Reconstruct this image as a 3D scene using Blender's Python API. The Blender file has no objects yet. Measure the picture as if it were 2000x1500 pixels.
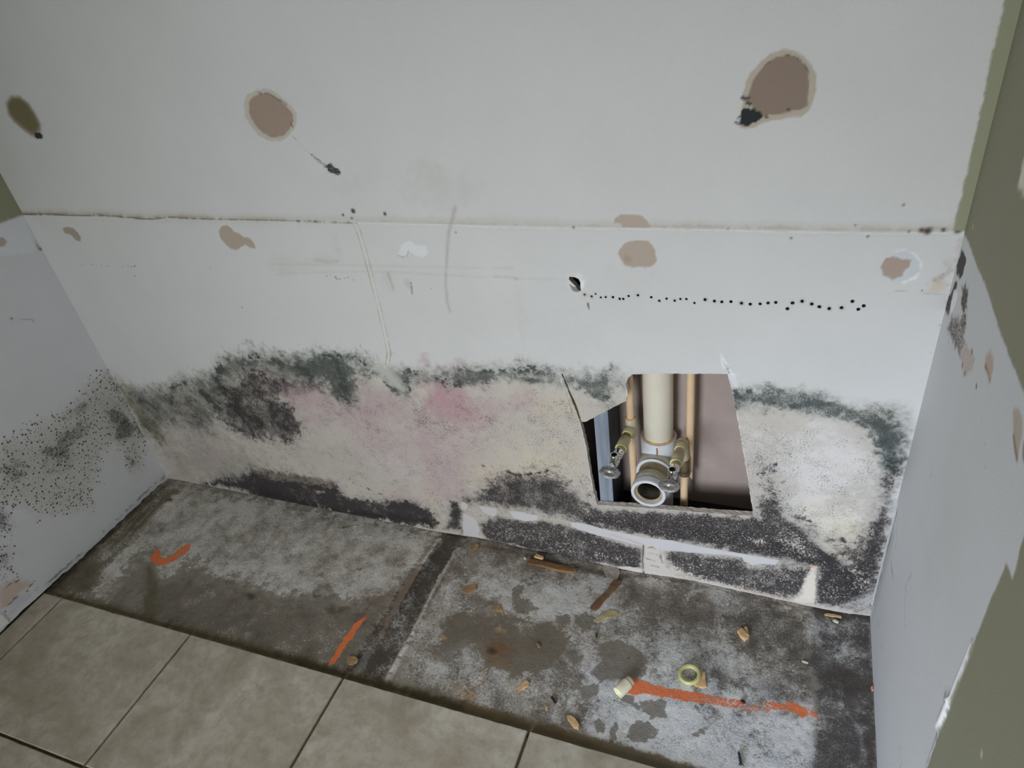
import bpy, bmesh, math, random
import numpy as np
from mathutils import Matrix, Vector
from mathutils.geometry import delaunay_2d_cdt

# ------------------------------------------------------------------ camera
SC = bpy.context.scene
COL = SC.collection
RW_X = 1.912          # room width (x of the right wall); back wall is y = 0; slab is z = 0
H_TOP = 0.84          # height of the old counter line
cd = bpy.data.cameras.new('camera'); cam = bpy.data.objects.new('camera', cd); COL.objects.link(cam)
cd.sensor_width = 36.0; cd.lens = 36.0 * 1381.965 / 2000.0
cd.clip_start = 0.02
RX = (0.9319143, 0.3391089, -0.1286115); DN = (0.0964513, -0.5735740, -0.8134556); FW = (-0.3496182, 0.7456661, -0.5672293)
cam.matrix_world = Matrix(((RX[0], -DN[0], -FW[0], 1.68809), (RX[1], -DN[1], -FW[1], -1.07718),
                           (RX[2], -DN[2], -FW[2], 1.31039), (0, 0, 0, 1)))
SC.camera = cam
# ------------------------------------------------------------------ light
SC.view_settings.view_transform = 'Standard'
SC.view_settings.look = 'None'
SC.view_settings.exposure = 0.0
SC.view_settings.gamma = 1.0
SC.view_settings.use_curve_mapping = False
world = bpy.data.worlds.new('world'); SC.world = world; world.use_nodes = True
bgn = world.node_tree.nodes['Background']
bgn.inputs['Color'].default_value = (0.86, 0.93, 1.0, 1); bgn.inputs['Strength'].default_value = 0.4

def area(name, loc, target, sx, sy, power, color):
    ld = bpy.data.lights.new(name, 'AREA'); ld.shape = 'RECTANGLE'; ld.size = sx; ld.size_y = sy
    ld.energy = power; ld.color = color
    o = bpy.data.objects.new(name, ld); COL.objects.link(o)
    o.location = loc
    o.rotation_euler = (Vector(target) - Vector(loc)).to_track_quat('-Z', 'Y').to_euler()
    return o
L_ = area('doorway_daylight', (0.98, -2.36, 0.74), (1.50, 0.0, 0.22), 0.70, 1.1, 11.2, (0.90, 0.94, 1.0))
L_.data.spread = math.radians(102)
L_ = area('doorway_cool_fill', (1.22, -2.37, 0.55), (1.80, -0.62, 0.0), 0.45, 0.5, 1.5, (0.60, 0.76, 1.0))  # extra cool light, added to brighten the lower right floor and wall
L_.data.spread = math.radians(46)
area('overhead_fill', (0.95, -1.35, 2.36), (0.95, -1.35, 0.0), 0.9, 0.9, 1.2, (1.0, 0.97, 0.93))  # no lamp there; soft overhead light added to raise the ambient level

# ------------------------------------------------------------------ helpers
def lin(c):
    c = np.asarray(c, float) / 255.0
    return np.where(c <= 0.04045, c / 12.92, ((c + 0.055) / 1.055) ** 2.4)
def col(r, g, b, w=188, k=0.70):
    """albedo of a tone that sits beside white paint of level w"""
    return np.clip(lin((r, g, b)) / lin((w, w, w)) * k, 0.004, 0.92)
def hsh(ix, iy, s):
    n = (ix * 374761393 + iy * 668265263 + s * 1442695041) & 0xFFFFFFFF
    n = ((n ^ (n >> 13)) * 1274126177) & 0xFFFFFFFF
    return ((n ^ (n >> 16)) & 0xFFFF) / 65535.0
def vnoise(P, size, s=0):
    q = P / size; i = np.floor(q).astype(np.int64); f = q - i; f = f * f * (3 - 2 * f)
    ix, iy = i[:, 0], i[:, 1]
    a = hsh(ix, iy, s); b = hsh(ix + 1, iy, s); c = hsh(ix, iy + 1, s); d = hsh(ix + 1, iy + 1, s)
    return (a * (1 - f[:, 0]) + b * f[:, 0]) * (1 - f[:, 1]) + (c * (1 - f[:, 0]) + d * f[:, 0]) * f[:, 1]
def fbm(P, size, s=0, o=3):
    t = np.zeros(len(P)); a = 0.5; n = 0
    for k in range(o):
        t += a * vnoise(P, size / (2 ** k), s + k * 17); n += a; a *= 0.55
    return t / n
def sst(x): x = np.clip(x, 0, 1); return x * x * (3 - 2 * x)

class Paint:
    """colour and stain densities of one surface, kept at its vertices (u, v in metres on the surface)"""
    def __init__(self, P, base):
        self.P = P; n = len(P); self.ms = 1.0; self.mr = 1.0
        self.rgb = np.tile(np.asarray(base, float), (n, 1))
        self.sp = np.zeros((n, 4))
        self.h = np.zeros(n)
        self.na = fbm(P, 0.012, 3) - 0.5
        self.nb = fbm(P, 0.045, 9) - 0.5
        self.nc = vnoise(P, 0.0045, 5) - 0.5
    def near(self, pts, m):
        a = np.asarray(pts); lo = a.min(0) - m; hi = a.max(0) + m
        return np.where((self.P[:, 0] > lo[0]) & (self.P[:, 0] < hi[0]) & (self.P[:, 1] > lo[1]) & (self.P[:, 1] < hi[1]))[0]
    def rough(self, idx, rag):
        return rag * self.mr * (2.8 * self.na[idx] + 2.4 * self.nb[idx] + 1.2 * self.nc[idx])
    def sdf(self, idx, poly):
        p = self.P[idx]; d = np.full(len(idx), 1e9); ins = np.zeros(len(idx), bool)
        a = np.asarray(poly, float); b = np.roll(a, -1, 0)
        for (ax, ay), (bx, by) in zip(a, b):
            ex, ey = bx - ax, by - ay; L = ex * ex + ey * ey + 1e-15
            t = np.clip(((p[:, 0] - ax) * ex + (p[:, 1] - ay) * ey) / L, 0, 1)
            d = np.minimum(d, (p[:, 0] - ax - t * ex) ** 2 + (p[:, 1] - ay - t * ey) ** 2)
            if ay != by:
                c = ((ay > p[:, 1]) != (by > p[:, 1])) & (p[:, 0] < ex * (p[:, 1] - ay) / (by - ay) + ax)
                ins ^= c
        d = np.sqrt(d); return np.where(ins, -d, d)
    def poly(self, pts, soft=0.002, rag=0.0):
        soft = soft * self.ms; m = soft + abs(rag) * 3 + 0.004
        idx = self.near(pts, m)
        s = self.sdf(idx, pts) + self.rough(idx, rag)
        return idx, sst(0.5 - s / (2 * soft))
    def line(self, pts, w, soft=0.002, rag=0.0, fade=None):
        w = np.asarray(w if hasattr(w, '__len__') else [w] * len(pts), float)
        m = w.max() + soft + abs(rag) * 3
        idx = self.near(pts, m); p = self.P[idx]; best = np.full(len(idx), 1e9); al = np.ones(len(idx))
        fd = fade if fade is not None else [1] * len(pts)
        for k in range(len(pts) - 1):
            a = np.array(pts[k]); b = np.array(pts[k + 1]); e = b - a; L = e @ e + 1e-15
            t = np.clip(((p - a) @ e) / L, 0, 1)
            d = np.hypot(*(p - a - t[:, None] * e).T) - (w[k] + (w[k + 1] - w[k]) * t)
            u = d < best; best = np.where(u, d, best); al = np.where(u, fd[k] + (fd[k + 1] - fd[k]) * t, al)
        s = best + self.rough(idx, rag)
        return idx, sst(0.5 - s / (2 * soft)) * al
    def blob(self, c, rx, ry=None, power=1.0):
        ry = ry or rx
        idx = self.near([(c[0] - rx, c[1] - ry), (c[0] + rx, c[1] + ry)], 0)
        q = (self.P[idx] - np.array(c)) / np.array([rx, ry])
        r = np.hypot(q[:, 0], q[:, 1]) + 1.1 * self.nb[idx] + 0.7 * self.na[idx]
        return idx, sst(1 - r) ** power
    def tint(self, sel, c, a=1.0):
        idx, m = sel; m = (m * a)[:, None]
        self.rgb[idx] = self.rgb[idx] * (1 - m) + np.asarray(c) * m
    def mul(self, sel, c, a=1.0):
        idx, m = sel; m = (m * a)[:, None]
        self.rgb[idx] *= (1 - m) + np.asarray(c) * m
    def dens(self, sel, ch, v, mode='max'):
        idx, m = sel
        if mode == 'max': self.sp[idx, ch] = np.maximum(self.sp[idx, ch], m * v)
        elif mode == 'mix': self.sp[idx, ch] = self.sp[idx, ch] * (1 - m) + v * m
        elif mode == 'cut': self.sp[idx, ch] *= 1 - m * v
        elif mode == 'add': self.sp[idx, ch] = np.clip(self.sp[idx, ch] + m * v, 0, 1)
    def clear(self, sel, a=1.0):
        idx, m = sel; self.sp[idx] *= (1 - m * a)[:, None]
    def relief(self, sel, v):
        idx, m = sel; self.h[idx] += m * v

# ---- material nodes
def nd(nt, t, **kw):
    n = nt.nodes.new(t)
    for k, v in kw.items():
        if k in n.inputs: n.inputs[k].default_value = v
        else: setattr(n, k, v)
    return n
def math_(nt, op, a, b=None, c=None, clamp=False):
    n = nt.nodes.new('ShaderNodeMath'); n.operation = op; n.use_clamp = clamp
    for i, x in enumerate((a, b, c)):
        if x is None: continue
        if isinstance(x, (int, float)): n.inputs[i].default_value = x
        else: nt.links.new(x, n.inputs[i])
    return n.outputs[0]
def mixc(nt, f, a, b, blend='MIX'):
    n = nt.nodes.new('ShaderNodeMix'); n.data_type = 'RGBA'; n.blend_type = blend
    for s, x in ((0, f), (6, a), (7, b)):
        if isinstance(x, (int, float)): n.inputs[s].default_value = x
        elif isinstance(x, (tuple, list, np.ndarray)): n.inputs[s].default_value = (*[float(v) for v in x[:3]], 1)
        else: nt.links.new(x, n.inputs[s])
    return n.outputs[2]
def noise(nt, vec, scale, detail=3.0, rough=0.6, dist=0.0):
    n = nd(nt, 'ShaderNodeTexNoise'); n.inputs['Scale'].default_value = scale; n.inputs['Detail'].default_value = detail
    n.inputs['Roughness'].default_value = rough; n.inputs['Distortion'].default_value = dist
    nt.links.new(vec, n.inputs['Vector']); return n.outputs[0]
def new_mat(name, rough=0.8):
    m = bpy.data.materials.new(name); m.use_nodes = True; nt = m.node_tree
    b = nt.nodes['Principled BSDF']; b.inputs['Roughness'].default_value = rough
    co = nd(nt, 'ShaderNodeTexCoord').outputs['Object']
    return m, nt, b, co
def stained(name, layers, rough=0.75, mott=0.06, mott_scale=9, grain=0.05, grain_scale=500, bump=0.15, bump_scale=350, dots=None, med=.14, stretch=1.9):
    """tint attribute + speckle layers: (channel, colour, noise scale, detail, roughness, distortion, gain, edge, max alpha)"""
    m, nt, b, co = new_mat(name, rough)
    at = nd(nt, 'ShaderNodeAttribute', attribute_name='tint'); sp = nd(nt, 'ShaderNodeAttribute', attribute_name='stain')
    sep = nd(nt, 'ShaderNodeSeparateColor'); nt.links.new(sp.outputs['Color'], sep.inputs[0])
    ch = [sep.outputs[0], sep.outputs[1], sep.outputs[2], sp.outputs['Alpha']]
    c = at.outputs['Color']
    mo = noise(nt, co, mott_scale, 4, 0.6)
    c = mixc(nt, 1.0, c, mixc(nt, math_(nt, 'MULTIPLY_ADD', mo, 1.6, -0.3, True), (1 - mott,) * 3, (1 + mott,) * 3), 'MULTIPLY')
    gr = noise(nt, co, grain_scale, 2, 0.7)
    c = mixc(nt, 1.0, c, mixc(nt, gr, (1 - grain,) * 3, (1 + grain,) * 3), 'MULTIPLY')
    hgt = noise(nt, co, bump_scale, 3, 0.6)
    for (k, color, sc, de, ro, di, gain, edge, amax) in layers:
        n = math_(nt, 'MULTIPLY_ADD', noise(nt, co, sc, de, ro, di),  1 - med, math_(nt, 'MULTIPLY', noise(nt, co, sc * .12, 3, .6, .4), med))
        n = math_(nt, 'MULTIPLY_ADD', n, stretch, .5 - stretch / 2)
        t = math_(nt, 'SUBTRACT', math_(nt, 'MULTIPLY_ADD', math_(nt, 'SUBTRACT', ch[k], 0.5), gain, 0.5), n)
        f = math_(nt, 'MULTIPLY_ADD', t, 0.5 / edge, 0.5, True)
        f = math_(nt, 'MULTIPLY', f, math_(nt, 'MULTIPLY', ch[k], 9.0, None, True))
        f = math_(nt, 'MULTIPLY', f, amax)
        c = mixc(nt, f, c, color)
        hgt = math_(nt, 'MULTIPLY_ADD', f, 0.35, hgt)
    if dots:
        k, color, sc, rmax = dots
        dn = noise(nt, co, 60, 2, 0.5)
        v = nd(nt, 'ShaderNodeTexVoronoi'); v.inputs['Scale'].default_value = sc; v.inputs['Randomness'].default_value = 1.0
        nt.links.new(co, v.inputs['Vector'])
        vs = nd(nt, 'ShaderNodeSeparateColor'); nt.links.new(v.outputs['Color'], vs.inputs[0])
        on = math_(nt, 'LESS_THAN', vs.outputs[0], ch[k])
        r = math_(nt, 'MULTIPLY', math_(nt, 'MULTIPLY_ADD', vs.outputs[1], 0.7, 0.35), rmax)
        d = math_(nt, 'MULTIPLY_ADD', math_(nt, 'SUBTRACT', r, v.outputs['Distance']), 7.0, 0.4, True)
        f = math_(nt, 'MULTIPLY', math_(nt, 'MULTIPLY', on, d), 0.85)
        c = mixc(nt, f, c, color)
    nt.links.new(c, b.inputs['Base Color'])
    bp = nd(nt, 'ShaderNodeBump', Strength=bump, Distance=0.002); nt.links.new(hgt, bp.inputs['Height']); nt.links.new(bp.outputs[0], b.inputs['Normal'])
    return m
def plain(name, c, rough=0.6, var=0.12, scale=60, c2=None, bump=0.1, bscale=250, metal=0.0, spec=0.5, stretch=None):
    m, nt, b, co = new_mat(name, rough)
    b.inputs['Metallic'].default_value = metal; b.inputs['Specular IOR Level'].default_value = spec
    vec = co
    if stretch:
        mp = nd(nt, 'ShaderNodeMapping'); mp.inputs['Scale'].default_value = stretch; nt.links.new(co, mp.inputs[0]); vec = mp.outputs[0]
    n = noise(nt, vec, scale, 4, 0.6)
    f = math_(nt, 'MULTIPLY_ADD', n, 2.2, -0.6, True)
    c = np.asarray(c)
    d = np.asarray(c2) if c2 is not None else c * (1 - 2 * var)
    nt.links.new(mixc(nt, f, d, c * (1 + var) if c2 is None else c), b.inputs['Base Color'])
    if bump:
        h = noise(nt, vec, bscale, 3, 0.6)
        bp = nd(nt, 'ShaderNodeBump', Strength=bump, Distance=0.001); nt.links.new(h, bp.inputs['Height']); nt.links.new(bp.outputs[0], b.inputs['Normal'])
    return m

# ---- mesh helpers
def obj(name, me, parent=None, mats=()):
    for m in mats: me.materials.append(m)
    o = bpy.data.objects.new(name, me); COL.objects.link(o)
    if parent: o.parent = parent
    return o
def bm_obj(name, bm, mat, parent=None, smooth=False):
    bmesh.ops.recalc_face_normals(bm, faces=bm.faces)
    me = bpy.data.meshes.new(name); bm.to_mesh(me); bm.free()
    if smooth:
        for p in me.polygons: p.use_smooth = True
    return obj(name, me, parent, [mat])
def struct(o): o['kind'] = 'structure'; return o
def empty(name, loc=(0, 0, 0)):
    o = bpy.data.objects.new(name, None); COL.objects.link(o); o.location = loc; o.empty_display_size = 0.02; return o
def tag(o, label, cat, group=None):
    o['label'] = label; o['category'] = cat
    if group: o['group'] = group
    return o
def box(bm, x0, x1, y0, y1, z0, z1):
    v = [bm.verts.new((x, y, z)) for x in (x0, x1) for y in (y0, y1) for z in (z0, z1)]
    for f in ((0, 1, 3, 2), (4, 6, 7, 5), (0, 4, 5, 1), (2, 3, 7, 6), (0, 2, 6, 4), (1, 5, 7, 3)):
        bm.faces.new([v[i] for i in f])
def frame(a, b):
    d = (Vector(b) - Vector(a)).normalized()
    q = d.to_track_quat('Z', 'Y')
    return q @ Vector((1, 0, 0)), q @ Vector((0, 1, 0)), d
def lathe(bm, a, b, prof, n=32, ell=(1, 1), closed=True):
    """surface of revolution along a->b; prof = [(t in metres along the axis, radius)]"""
    u, v, d = frame(a, b); A = Vector(a); rings = []
    for t, r in prof:
        rings.append([bm.verts.new(A + d * t + u * (r * ell[0] * math.cos(2 * math.pi * k / n)) + v * (r * ell[1] * math.sin(2 * math.pi * k / n))) for k in range(n)])
    for i in range(len(rings) - 1):
        for k in range(n):
            bm.faces.new((rings[i][k], rings[i][(k + 1) % n], rings[i + 1][(k + 1) % n], rings[i + 1][k]))
    if closed:
        bm.faces.new(rings[0][::-1]); bm.faces.new(rings[-1])
def sub(a, b, t): return tuple(a[i] + (b[i] - a[i]) * t for i in range(3))
def tube(name, a, b, r, mat, parent, n=28, inner=None, bev=0.0008):
    L = (Vector(b) - Vector(a)).length; bm = bmesh.new()
    if inner:
        lathe(bm, a, b, [(bev, inner), (0, inner + bev), (0, r - bev), (bev, r), (L - bev, r), (L, r - bev), (L, inner + bev), (L - bev, inner), (bev, inner)], n, closed=False)
        bmesh.ops.remove_doubles(bm, verts=bm.verts, dist=1e-6)
    else:
        lathe(bm, a, b, [(0, r - bev), (bev, r), (L - bev, r), (L, r - bev)], n)
    o = bm_obj(name, bm, mat, parent, True); return o
def smooth_by_angle(o, ang=40):
    me = o.data
    me.set_sharp_from_angle(angle=math.radians(ang))

def grid_axis(segs):
    out = [segs[0][0]]
    for a, b, st in segs:
        n = max(1, int(round(abs(b - a) / st)))
        out += [a + (b - a) * (k + 1) / n for k in range(n)]
    return np.array(out)

def surface(name, U, V, to3, paint_fn, mat, holes=(), rim_mat=None, depth=0.0127, flip=False, warp=None):
    """a wall or floor sheet on a (u, v) lattice, with real openings cut in it, and its stains as vertex attributes"""
    nu, nv = len(U), len(V)
    UU, VV = np.meshgrid(U, V, indexing='ij'); P = np.stack([UU.ravel(), VV.ravel()], 1)
    q = np.arange(nu * nv).reshape(nu, nv)
    Q = np.stack([q[:-1, :-1], q[1:, :-1], q[1:, 1:], q[:-1, 1:]], -1)          # cells
    alive = np.ones(Q.shape[:2], bool); extraP = []; extraT = []; rims = []
    npts = len(P)
    blocks = []
    for poly in holes:
        a = np.asarray(poly, float); m = 0.0012
        blocks.append([max(0, np.searchsorted(U, a[:, 0].min() - m) - 2), min(nu - 1, np.searchsorted(U, a[:, 0].max() + m) + 1),
                       max(0, np.searchsorted(V, a[:, 1].min() - m) - 2), min(nv - 1, np.searchsorted(V, a[:, 1].max() + m) + 1), [a]])
    k = 0
    while k < len(blocks):                                     # join blocks of cells that touch
        hit = [t for t in range(k + 1, len(blocks)) if not (blocks[t][0] > blocks[k][1] or blocks[t][1] < blocks[k][0] or blocks[t][2] > blocks[k][3] or blocks[t][3] < blocks[k][2])]
        if hit:
            for t in reversed(hit):
                o_ = blocks.pop(t); B = blocks[k]
                B[0] = min(B[0], o_[0]); B[1] = max(B[1], o_[1]); B[2] = min(B[2], o_[2]); B[3] = max(B[3], o_[3]); B[4] += o_[4]
        else: k += 1
    pr = Paint.__new__(Paint)
    for i0, i1, j0, j1, polys in blocks:
        # block of cells replaced by a constrained triangulation
        alive[i0:i1, j0:j1] = False
        ids = q[i0:i1 + 1, j0:j1 + 1].ravel(); pr.P = P
        sd = np.min([Paint.sdf(pr, ids, a) for a in polys], 0)
        keep = ids[sd > 0.0007]
        border = np.concatenate([q[i0:i1 + 1, j0], q[i1, j0 + 1:j1 + 1], q[i0:i1, j1][::-1], q[i0, j0 + 1:j1][::-1]])
        keep = np.unique(np.concatenate([keep, border]))
        loc = {int(k): n for n, k in enumerate(keep)}
        vs = [Vector(P[k]) for k in keep]; h0 = len(keep)
        nb = len(border); ed = [(loc[int(border[k])], loc[int(border[(k + 1) % nb])]) for k in range(nb)]
        for a in polys:
            n0 = len(vs); nh = len(a); vs += [Vector(x) for x in a]; ed += [(n0 + k, n0 + (k + 1) % nh) for k in range(nh)]
        ov, oe, of, vo, eo, fo = delaunay_2d_cdt(vs, ed, [], 0, 1e-7)
        gid = []
        for n, src in enumerate(vo):
            if src and src[0] < h0: gid.append(int(keep[src[0]]))
            else:
                gid.append(npts + len(extraP)); extraP.append(tuple(ov[n]))
        O = np.array([tuple(x) for x in ov]); F = np.array([f for f in of if len(f) == 3])
        cen = O[F].mean(1); pr.P = cen
        s2 = np.min([Paint.sdf(pr, np.arange(len(cen)), a) for a in polys], 0)
        for f in F[s2 > 0]:
            t = [gid[k] for k in f]
            e1 = O[f[1]] - O[f[0]]; e2 = O[f[2]] - O[f[0]]
            if e1[0] * e2[1] - e1[1] * e2[0] < 0: t = t[::-1]
            extraT.append(t)
        rims += polys
    if extraP: P = np.concatenate([P, np.array(extraP)])
    quads = Q[alive]; tris = np.array(extraT).reshape(-1, 3) if extraT else np.zeros((0, 3), int)
    if flip: quads = quads[:, ::-1]; tris = tris[:, ::-1]
    pt = paint_fn(P)
    W = P.copy()
    if warp is not None: W = warp(P)
    co = to3(W, pt.h)
    me = bpy.data.meshes.new(name)
    nq, nt_ = len(quads), len(tris)
    me.vertices.add(len(co)); me.vertices.foreach_set('co', co.astype(np.float32).ravel())
    me.loops.add(nq * 4 + nt_ * 3); me.loops.foreach_set('vertex_index', np.concatenate([quads.ravel(), tris.ravel()]).astype(np.int32))
    me.polygons.add(nq + nt_)
    me.polygons.foreach_set('loop_start', np.concatenate([np.arange(nq) * 4, nq * 4 + np.arange(nt_) * 3]).astype(np.int32))
    me.update(calc_edges=True)
    me.polygons.foreach_set('use_smooth', np.ones(nq + nt_, bool))
    for nm, arr in (('tint', np.concatenate([pt.rgb, np.ones((len(P), 1))], 1)), ('stain', pt.sp)):
        at = me.attributes.new(nm, 'FLOAT_COLOR', 'POINT'); at.data.foreach_set('color', np.clip(arr, 0, 1).astype(np.float32).ravel())
    me.validate()
    o = struct(obj(name, me, None, [mat]))
    return o, rims

rnd = random.Random(7)
def ragged(poly, step, amp, seed=1):
    """subdivide a closed outline and roughen it"""
    r = random.Random(seed); out = []
    for k in range(len(poly)):
        a = np.array(poly[k]); b = np.array(poly[(k + 1) % len(poly)]); L = np.hypot(*(b - a)); n = max(1, int(L / step))
        for j in range(n):
            p = a + (b - a) * j / n
            if j: p = p + np.array([r.uniform(-amp, amp), r.uniform(-amp, amp)])
            out.append((float(p[0]), float(p[1])))
    return out
def round_hole(c, r, n=9, seed=0):
    k = random.Random(seed)
    return [(c[0] + r * k.uniform(.85, 1.12) * math.cos(2 * math.pi * i / n), c[1] + r * k.uniform(.85, 1.12) * math.sin(2 * math.pi * i / n)) for i in range(n)]

# ================================================================== BACK WALL
WHITE = col(188, 188, 186)
CREAM = col(200, 189, 172, 192)
GYP = col(205, 204, 204, 190)
TAN = col(158, 140, 125, 182)
RING = col(176, 168, 154, 180)
GREEN = col(112, 111, 93, 172)
BLACK = col(38, 38, 38)
# the opening sawn round the pipes (with the saw kerf that runs up beside the hanging flap)
OPENING = [(1.4325,0.543),(1.4852,0.5506),(1.5315,0.5552),(1.6038,0.5632),(1.6091,0.5415),(1.6215,0.4854),(1.6352,0.412),(1.6499,0.3329),(1.66,0.2733),(1.6681,0.2207),(1.5974,0.212),(1.5247,0.2046),(1.4379,0.1946),(1.342,0.1813),(1.3374,0.2178),(1.333,0.2728),(1.3297,0.3371),(1.324,0.3942),(1.3194,0.4202),(1.292,0.5285),(1.2943,0.5294),(1.3175,0.45),(1.3243,0.413),(1.3319,0.4141),(1.3837,0.4527),(1.4184,0.4787),(1.4221,0.4976),(1.419,0.5189),(1.4234,0.5326)]
OPENING = ragged(OPENING, 0.006, 0.0007, 4)
PUNCHED = [(1.3268,0.7416),(1.3356,0.7406),(1.3429,0.7375),(1.3457,0.7312),(1.345,0.7223),(1.3461,0.7141),(1.3405,0.7145),(1.3365,0.7229),(1.3298,0.7297),(1.3251,0.7366)]
DRILLED = [(1.3518,0.7072),(1.3648,0.7044),(1.3721,0.7099),(1.3814,0.7033),(1.3903,0.7045),(1.4035,0.705),(1.4153,0.7025),(1.4217,0.7028),(1.4314,0.7091),(1.4478,0.7115),(1.4708,0.709),(1.4845,0.7029),(1.4971,0.7079),(1.5108,0.7049),(1.5204,0.7086),(1.5303,0.7092),(1.5438,0.7025),(1.561,0.7101),(1.5765,0.7083),(1.5884,0.7074),(1.603,0.7086),(1.6199,0.7067),(1.6338,0.7062),(1.6488,0.7075),(1.6611,0.71),(1.6728,0.7117),(1.6914,0.7014),(1.6982,0.7124),(1.7121,0.7165),(1.7268,0.7123),(1.7386,0.7082),(1.7533,0.7059),(1.7709,0.7084),(1.7847,0.7208),(1.7949,0.7074),(1.8016,0.7139)]
DSIZE = [.0021] * 5 + [.0025] * 6 + [.0023] * 6 + [.0028] * 9 + [.0030] * 10
HOLES = [OPENING, PUNCHED] + [round_hole(c, r * (1 if k not in (0, 2) else .8), 9, k) for k, (c, r) in enumerate(zip(DRILLED, DSIZE))]

def paint_back(P):
    p = Paint(P, WHITE)
    x, z = P[:, 0], P[:, 1]
    # faint mottling and old smudges
    p.rgb *= (1 + 0.05 * (fbm(P, 0.35, 31) - 0.5))[:, None]
    SM = col(160, 150, 138)
    for c, rx, rz, a in [((1.0918,0.9099),0.0703,0.0424,0.22),((1.1133,0.9415),0.0137,0.0091,0.3),((0.9291,0.9103),0.0549,0.0201,0.1),((0.8231,0.7576),0.0309,0.0144,0.16),((0.7237,0.7423),0.0523,0.0227,0.14),((1.2415,0.846),0.114,0.0095,0.1),((1.4345,0.7422),0.0534,0.0196,0.05),((1.1621,0.6462),0.0652,0.0467,0.08),((1.3144,0.6242),0.0606,0.034,0.1),((0.5442,0.8345),0.221,0.0126,0.18),((1.7656,0.8402),0.0891,0.0073,0.28),((0.9514,0.7069),0.0142,0.0262,0.16),((0.853,0.7753),0.0097,0.0256,0.22),((0.9957,0.7092),0.0069,0.0094,0.4),((1.4385,0.7276),0.0358,0.0597,0.06),((1.2236,0.6729),0.0125,0.0335,0.14),((1.2207,0.6107),0.0085,0.0236,0.18)]:
        p.tint(p.blob(c, rx * 1.5, rz * 1.5), SM, a * .8)
    # caulk line along the old counter top: crack, tan stain, white fringe
    CL = [(-0.001,0.8409),(0.0955,0.8421),(0.1758,0.8395),(0.2565,0.8418),(0.3453,0.8372),(0.3882,0.8343),(0.4491,0.8399),(0.5726,0.8372),(0.7529,0.8369),(0.9146,0.8355),(1.0174,0.8353),(1.132,0.8345),(1.2303,0.8335),(1.3236,0.8335),(1.4121,0.8344),(1.4961,0.8353),(1.6144,0.8353),(1.7244,0.8352),(1.8269,0.836),(1.9096,0.8394)]
    UP = [(a, b + .006) for a, b in CL]
    p.tint(p.line(UP, [.005] * 10 + [.007] * 10, .008, .002), col(168, 163, 150), .42)
    p.tint(p.line(CL[9:], .0016, .002, .0015), col(206, 206, 206), .7)
    p.tint(p.line([(a, b + .003) for a, b in CL[9:16]], .0012, .0018, .002), col(156, 150, 136), .42)
    p.tint(p.line([(a, b + .004) for a, b in CL[15:]], .0022, .0022, .003), col(156, 150, 136), .42)
    p.tint(p.line(CL[:10], [.0016, .0016, .0012, .0012, .0014, .0016, .0012, .0009, .0007, .0008], .0010, .0008), col(58, 50, 40, 150), .9)
    p.tint(p.line([(a, b + .0035) for a, b in CL[:9]], .0016, .003, .002), col(138, 132, 112, 170), .6)
    p.relief(p.line(CL, .002, .005), .0012)
    for q, r in [((1.8586,0.8414),0.0028),((1.8665,0.84),0.0036),((1.9028,0.8424),0.0035),((1.8853,0.842),0.0021),((1.8428,0.8387),0.0014),((1.8297,0.8786),0.0014),((1.7716,0.8467),0.0018),((1.5928,0.8382),0.0024),((1.6859,0.8243),0.0016),((1.791,0.8295),0.0018),((1.3418,0.8357),0.0027),((0.9137,0.8589),0.0028),((0.8884,0.8505),0.0016),((0.906,0.8446),0.0016),((0.9809,0.8537),0.0021),((1.1192,0.8204),0.002)]:
        p.tint(p.blob(q, r * 2.2), col(70, 56, 44), 1.0)
    # bead of old adhesive running down from the line
    BD = [(0.9097,0.8344),(0.9127,0.8251),(0.9145,0.8041),(0.9148,0.7445),(0.9139,0.6641),(0.9112,0.5907),(0.9083,0.5418),(0.8959,0.5088)]
    p.tint(p.line(BD, .0048, .003, .001), col(196, 195, 188), .6)
    for off in (-.0045, .0045):
        p.tint(p.line([(a + off, b) for a, b in BD], .0007, .0016, .0008), col(146, 138, 122), .75)
    p.relief(p.line(BD, .0035, .003), .0014)
    p.tint(p.line([(1.1273,0.868),(1.1186,0.8488),(1.1061,0.8221),(1.0974,0.7937),(1.0836,0.7409),(1.0769,0.708),(1.0734,0.6799),(1.0744,0.6514)], [.003, .003, .003, .0035, .002, .002, .003, .001], .004, .001), col(150, 142, 128), .55)
    p.tint(p.line([(0.6769,0.7392),(0.7935,0.7428),(0.8916,0.7457),(1.0074,0.7484),(1.0842,0.7495),(1.2192,0.7532)], .001, .003, .001), SM, .28)
    p.tint(p.line([(0.6813,0.7168),(0.8876,0.7321),(0.9585,0.7342),(1.0809,0.7333),(1.2165,0.7335),(1.3193,0.7344)], .001, .0025, .001), SM, .28)
    p.tint(p.line([(0.7933,0.7531),(0.8205,0.7496),(0.8459,0.7529)], .003, .004, .002), SM, .4)
    p.tint(p.line([(0.955,0.7296),(0.9573,0.7072),(0.9587,0.6901)], .0014, .002, .002), SM, .6)
    p.tint(p.line([(1.0023,0.7129),(0.9984,0.6867)], .0010, .0015, .002), col(120, 105, 90), .6)
    p.tint(p.line([(1.1708,0.7344),(1.2017,0.7359),(1.2263,0.7319)], .0010, .0015, .002), SM, .4)
    # flaking white paint
    FLK = [(0.9906,0.7799),(1.0023,0.7961),(1.0201,0.8017),(1.0313,0.7938),(1.0525,0.7924),(1.0556,0.7769),(1.039,0.7657),(1.0264,0.7727),(1.0146,0.7786),(1.0081,0.7699),(0.995,0.7662),(0.9873,0.7713)]
    p.tint(p.poly(FLK, .002, .002), col(204, 205, 206), .7)
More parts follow.
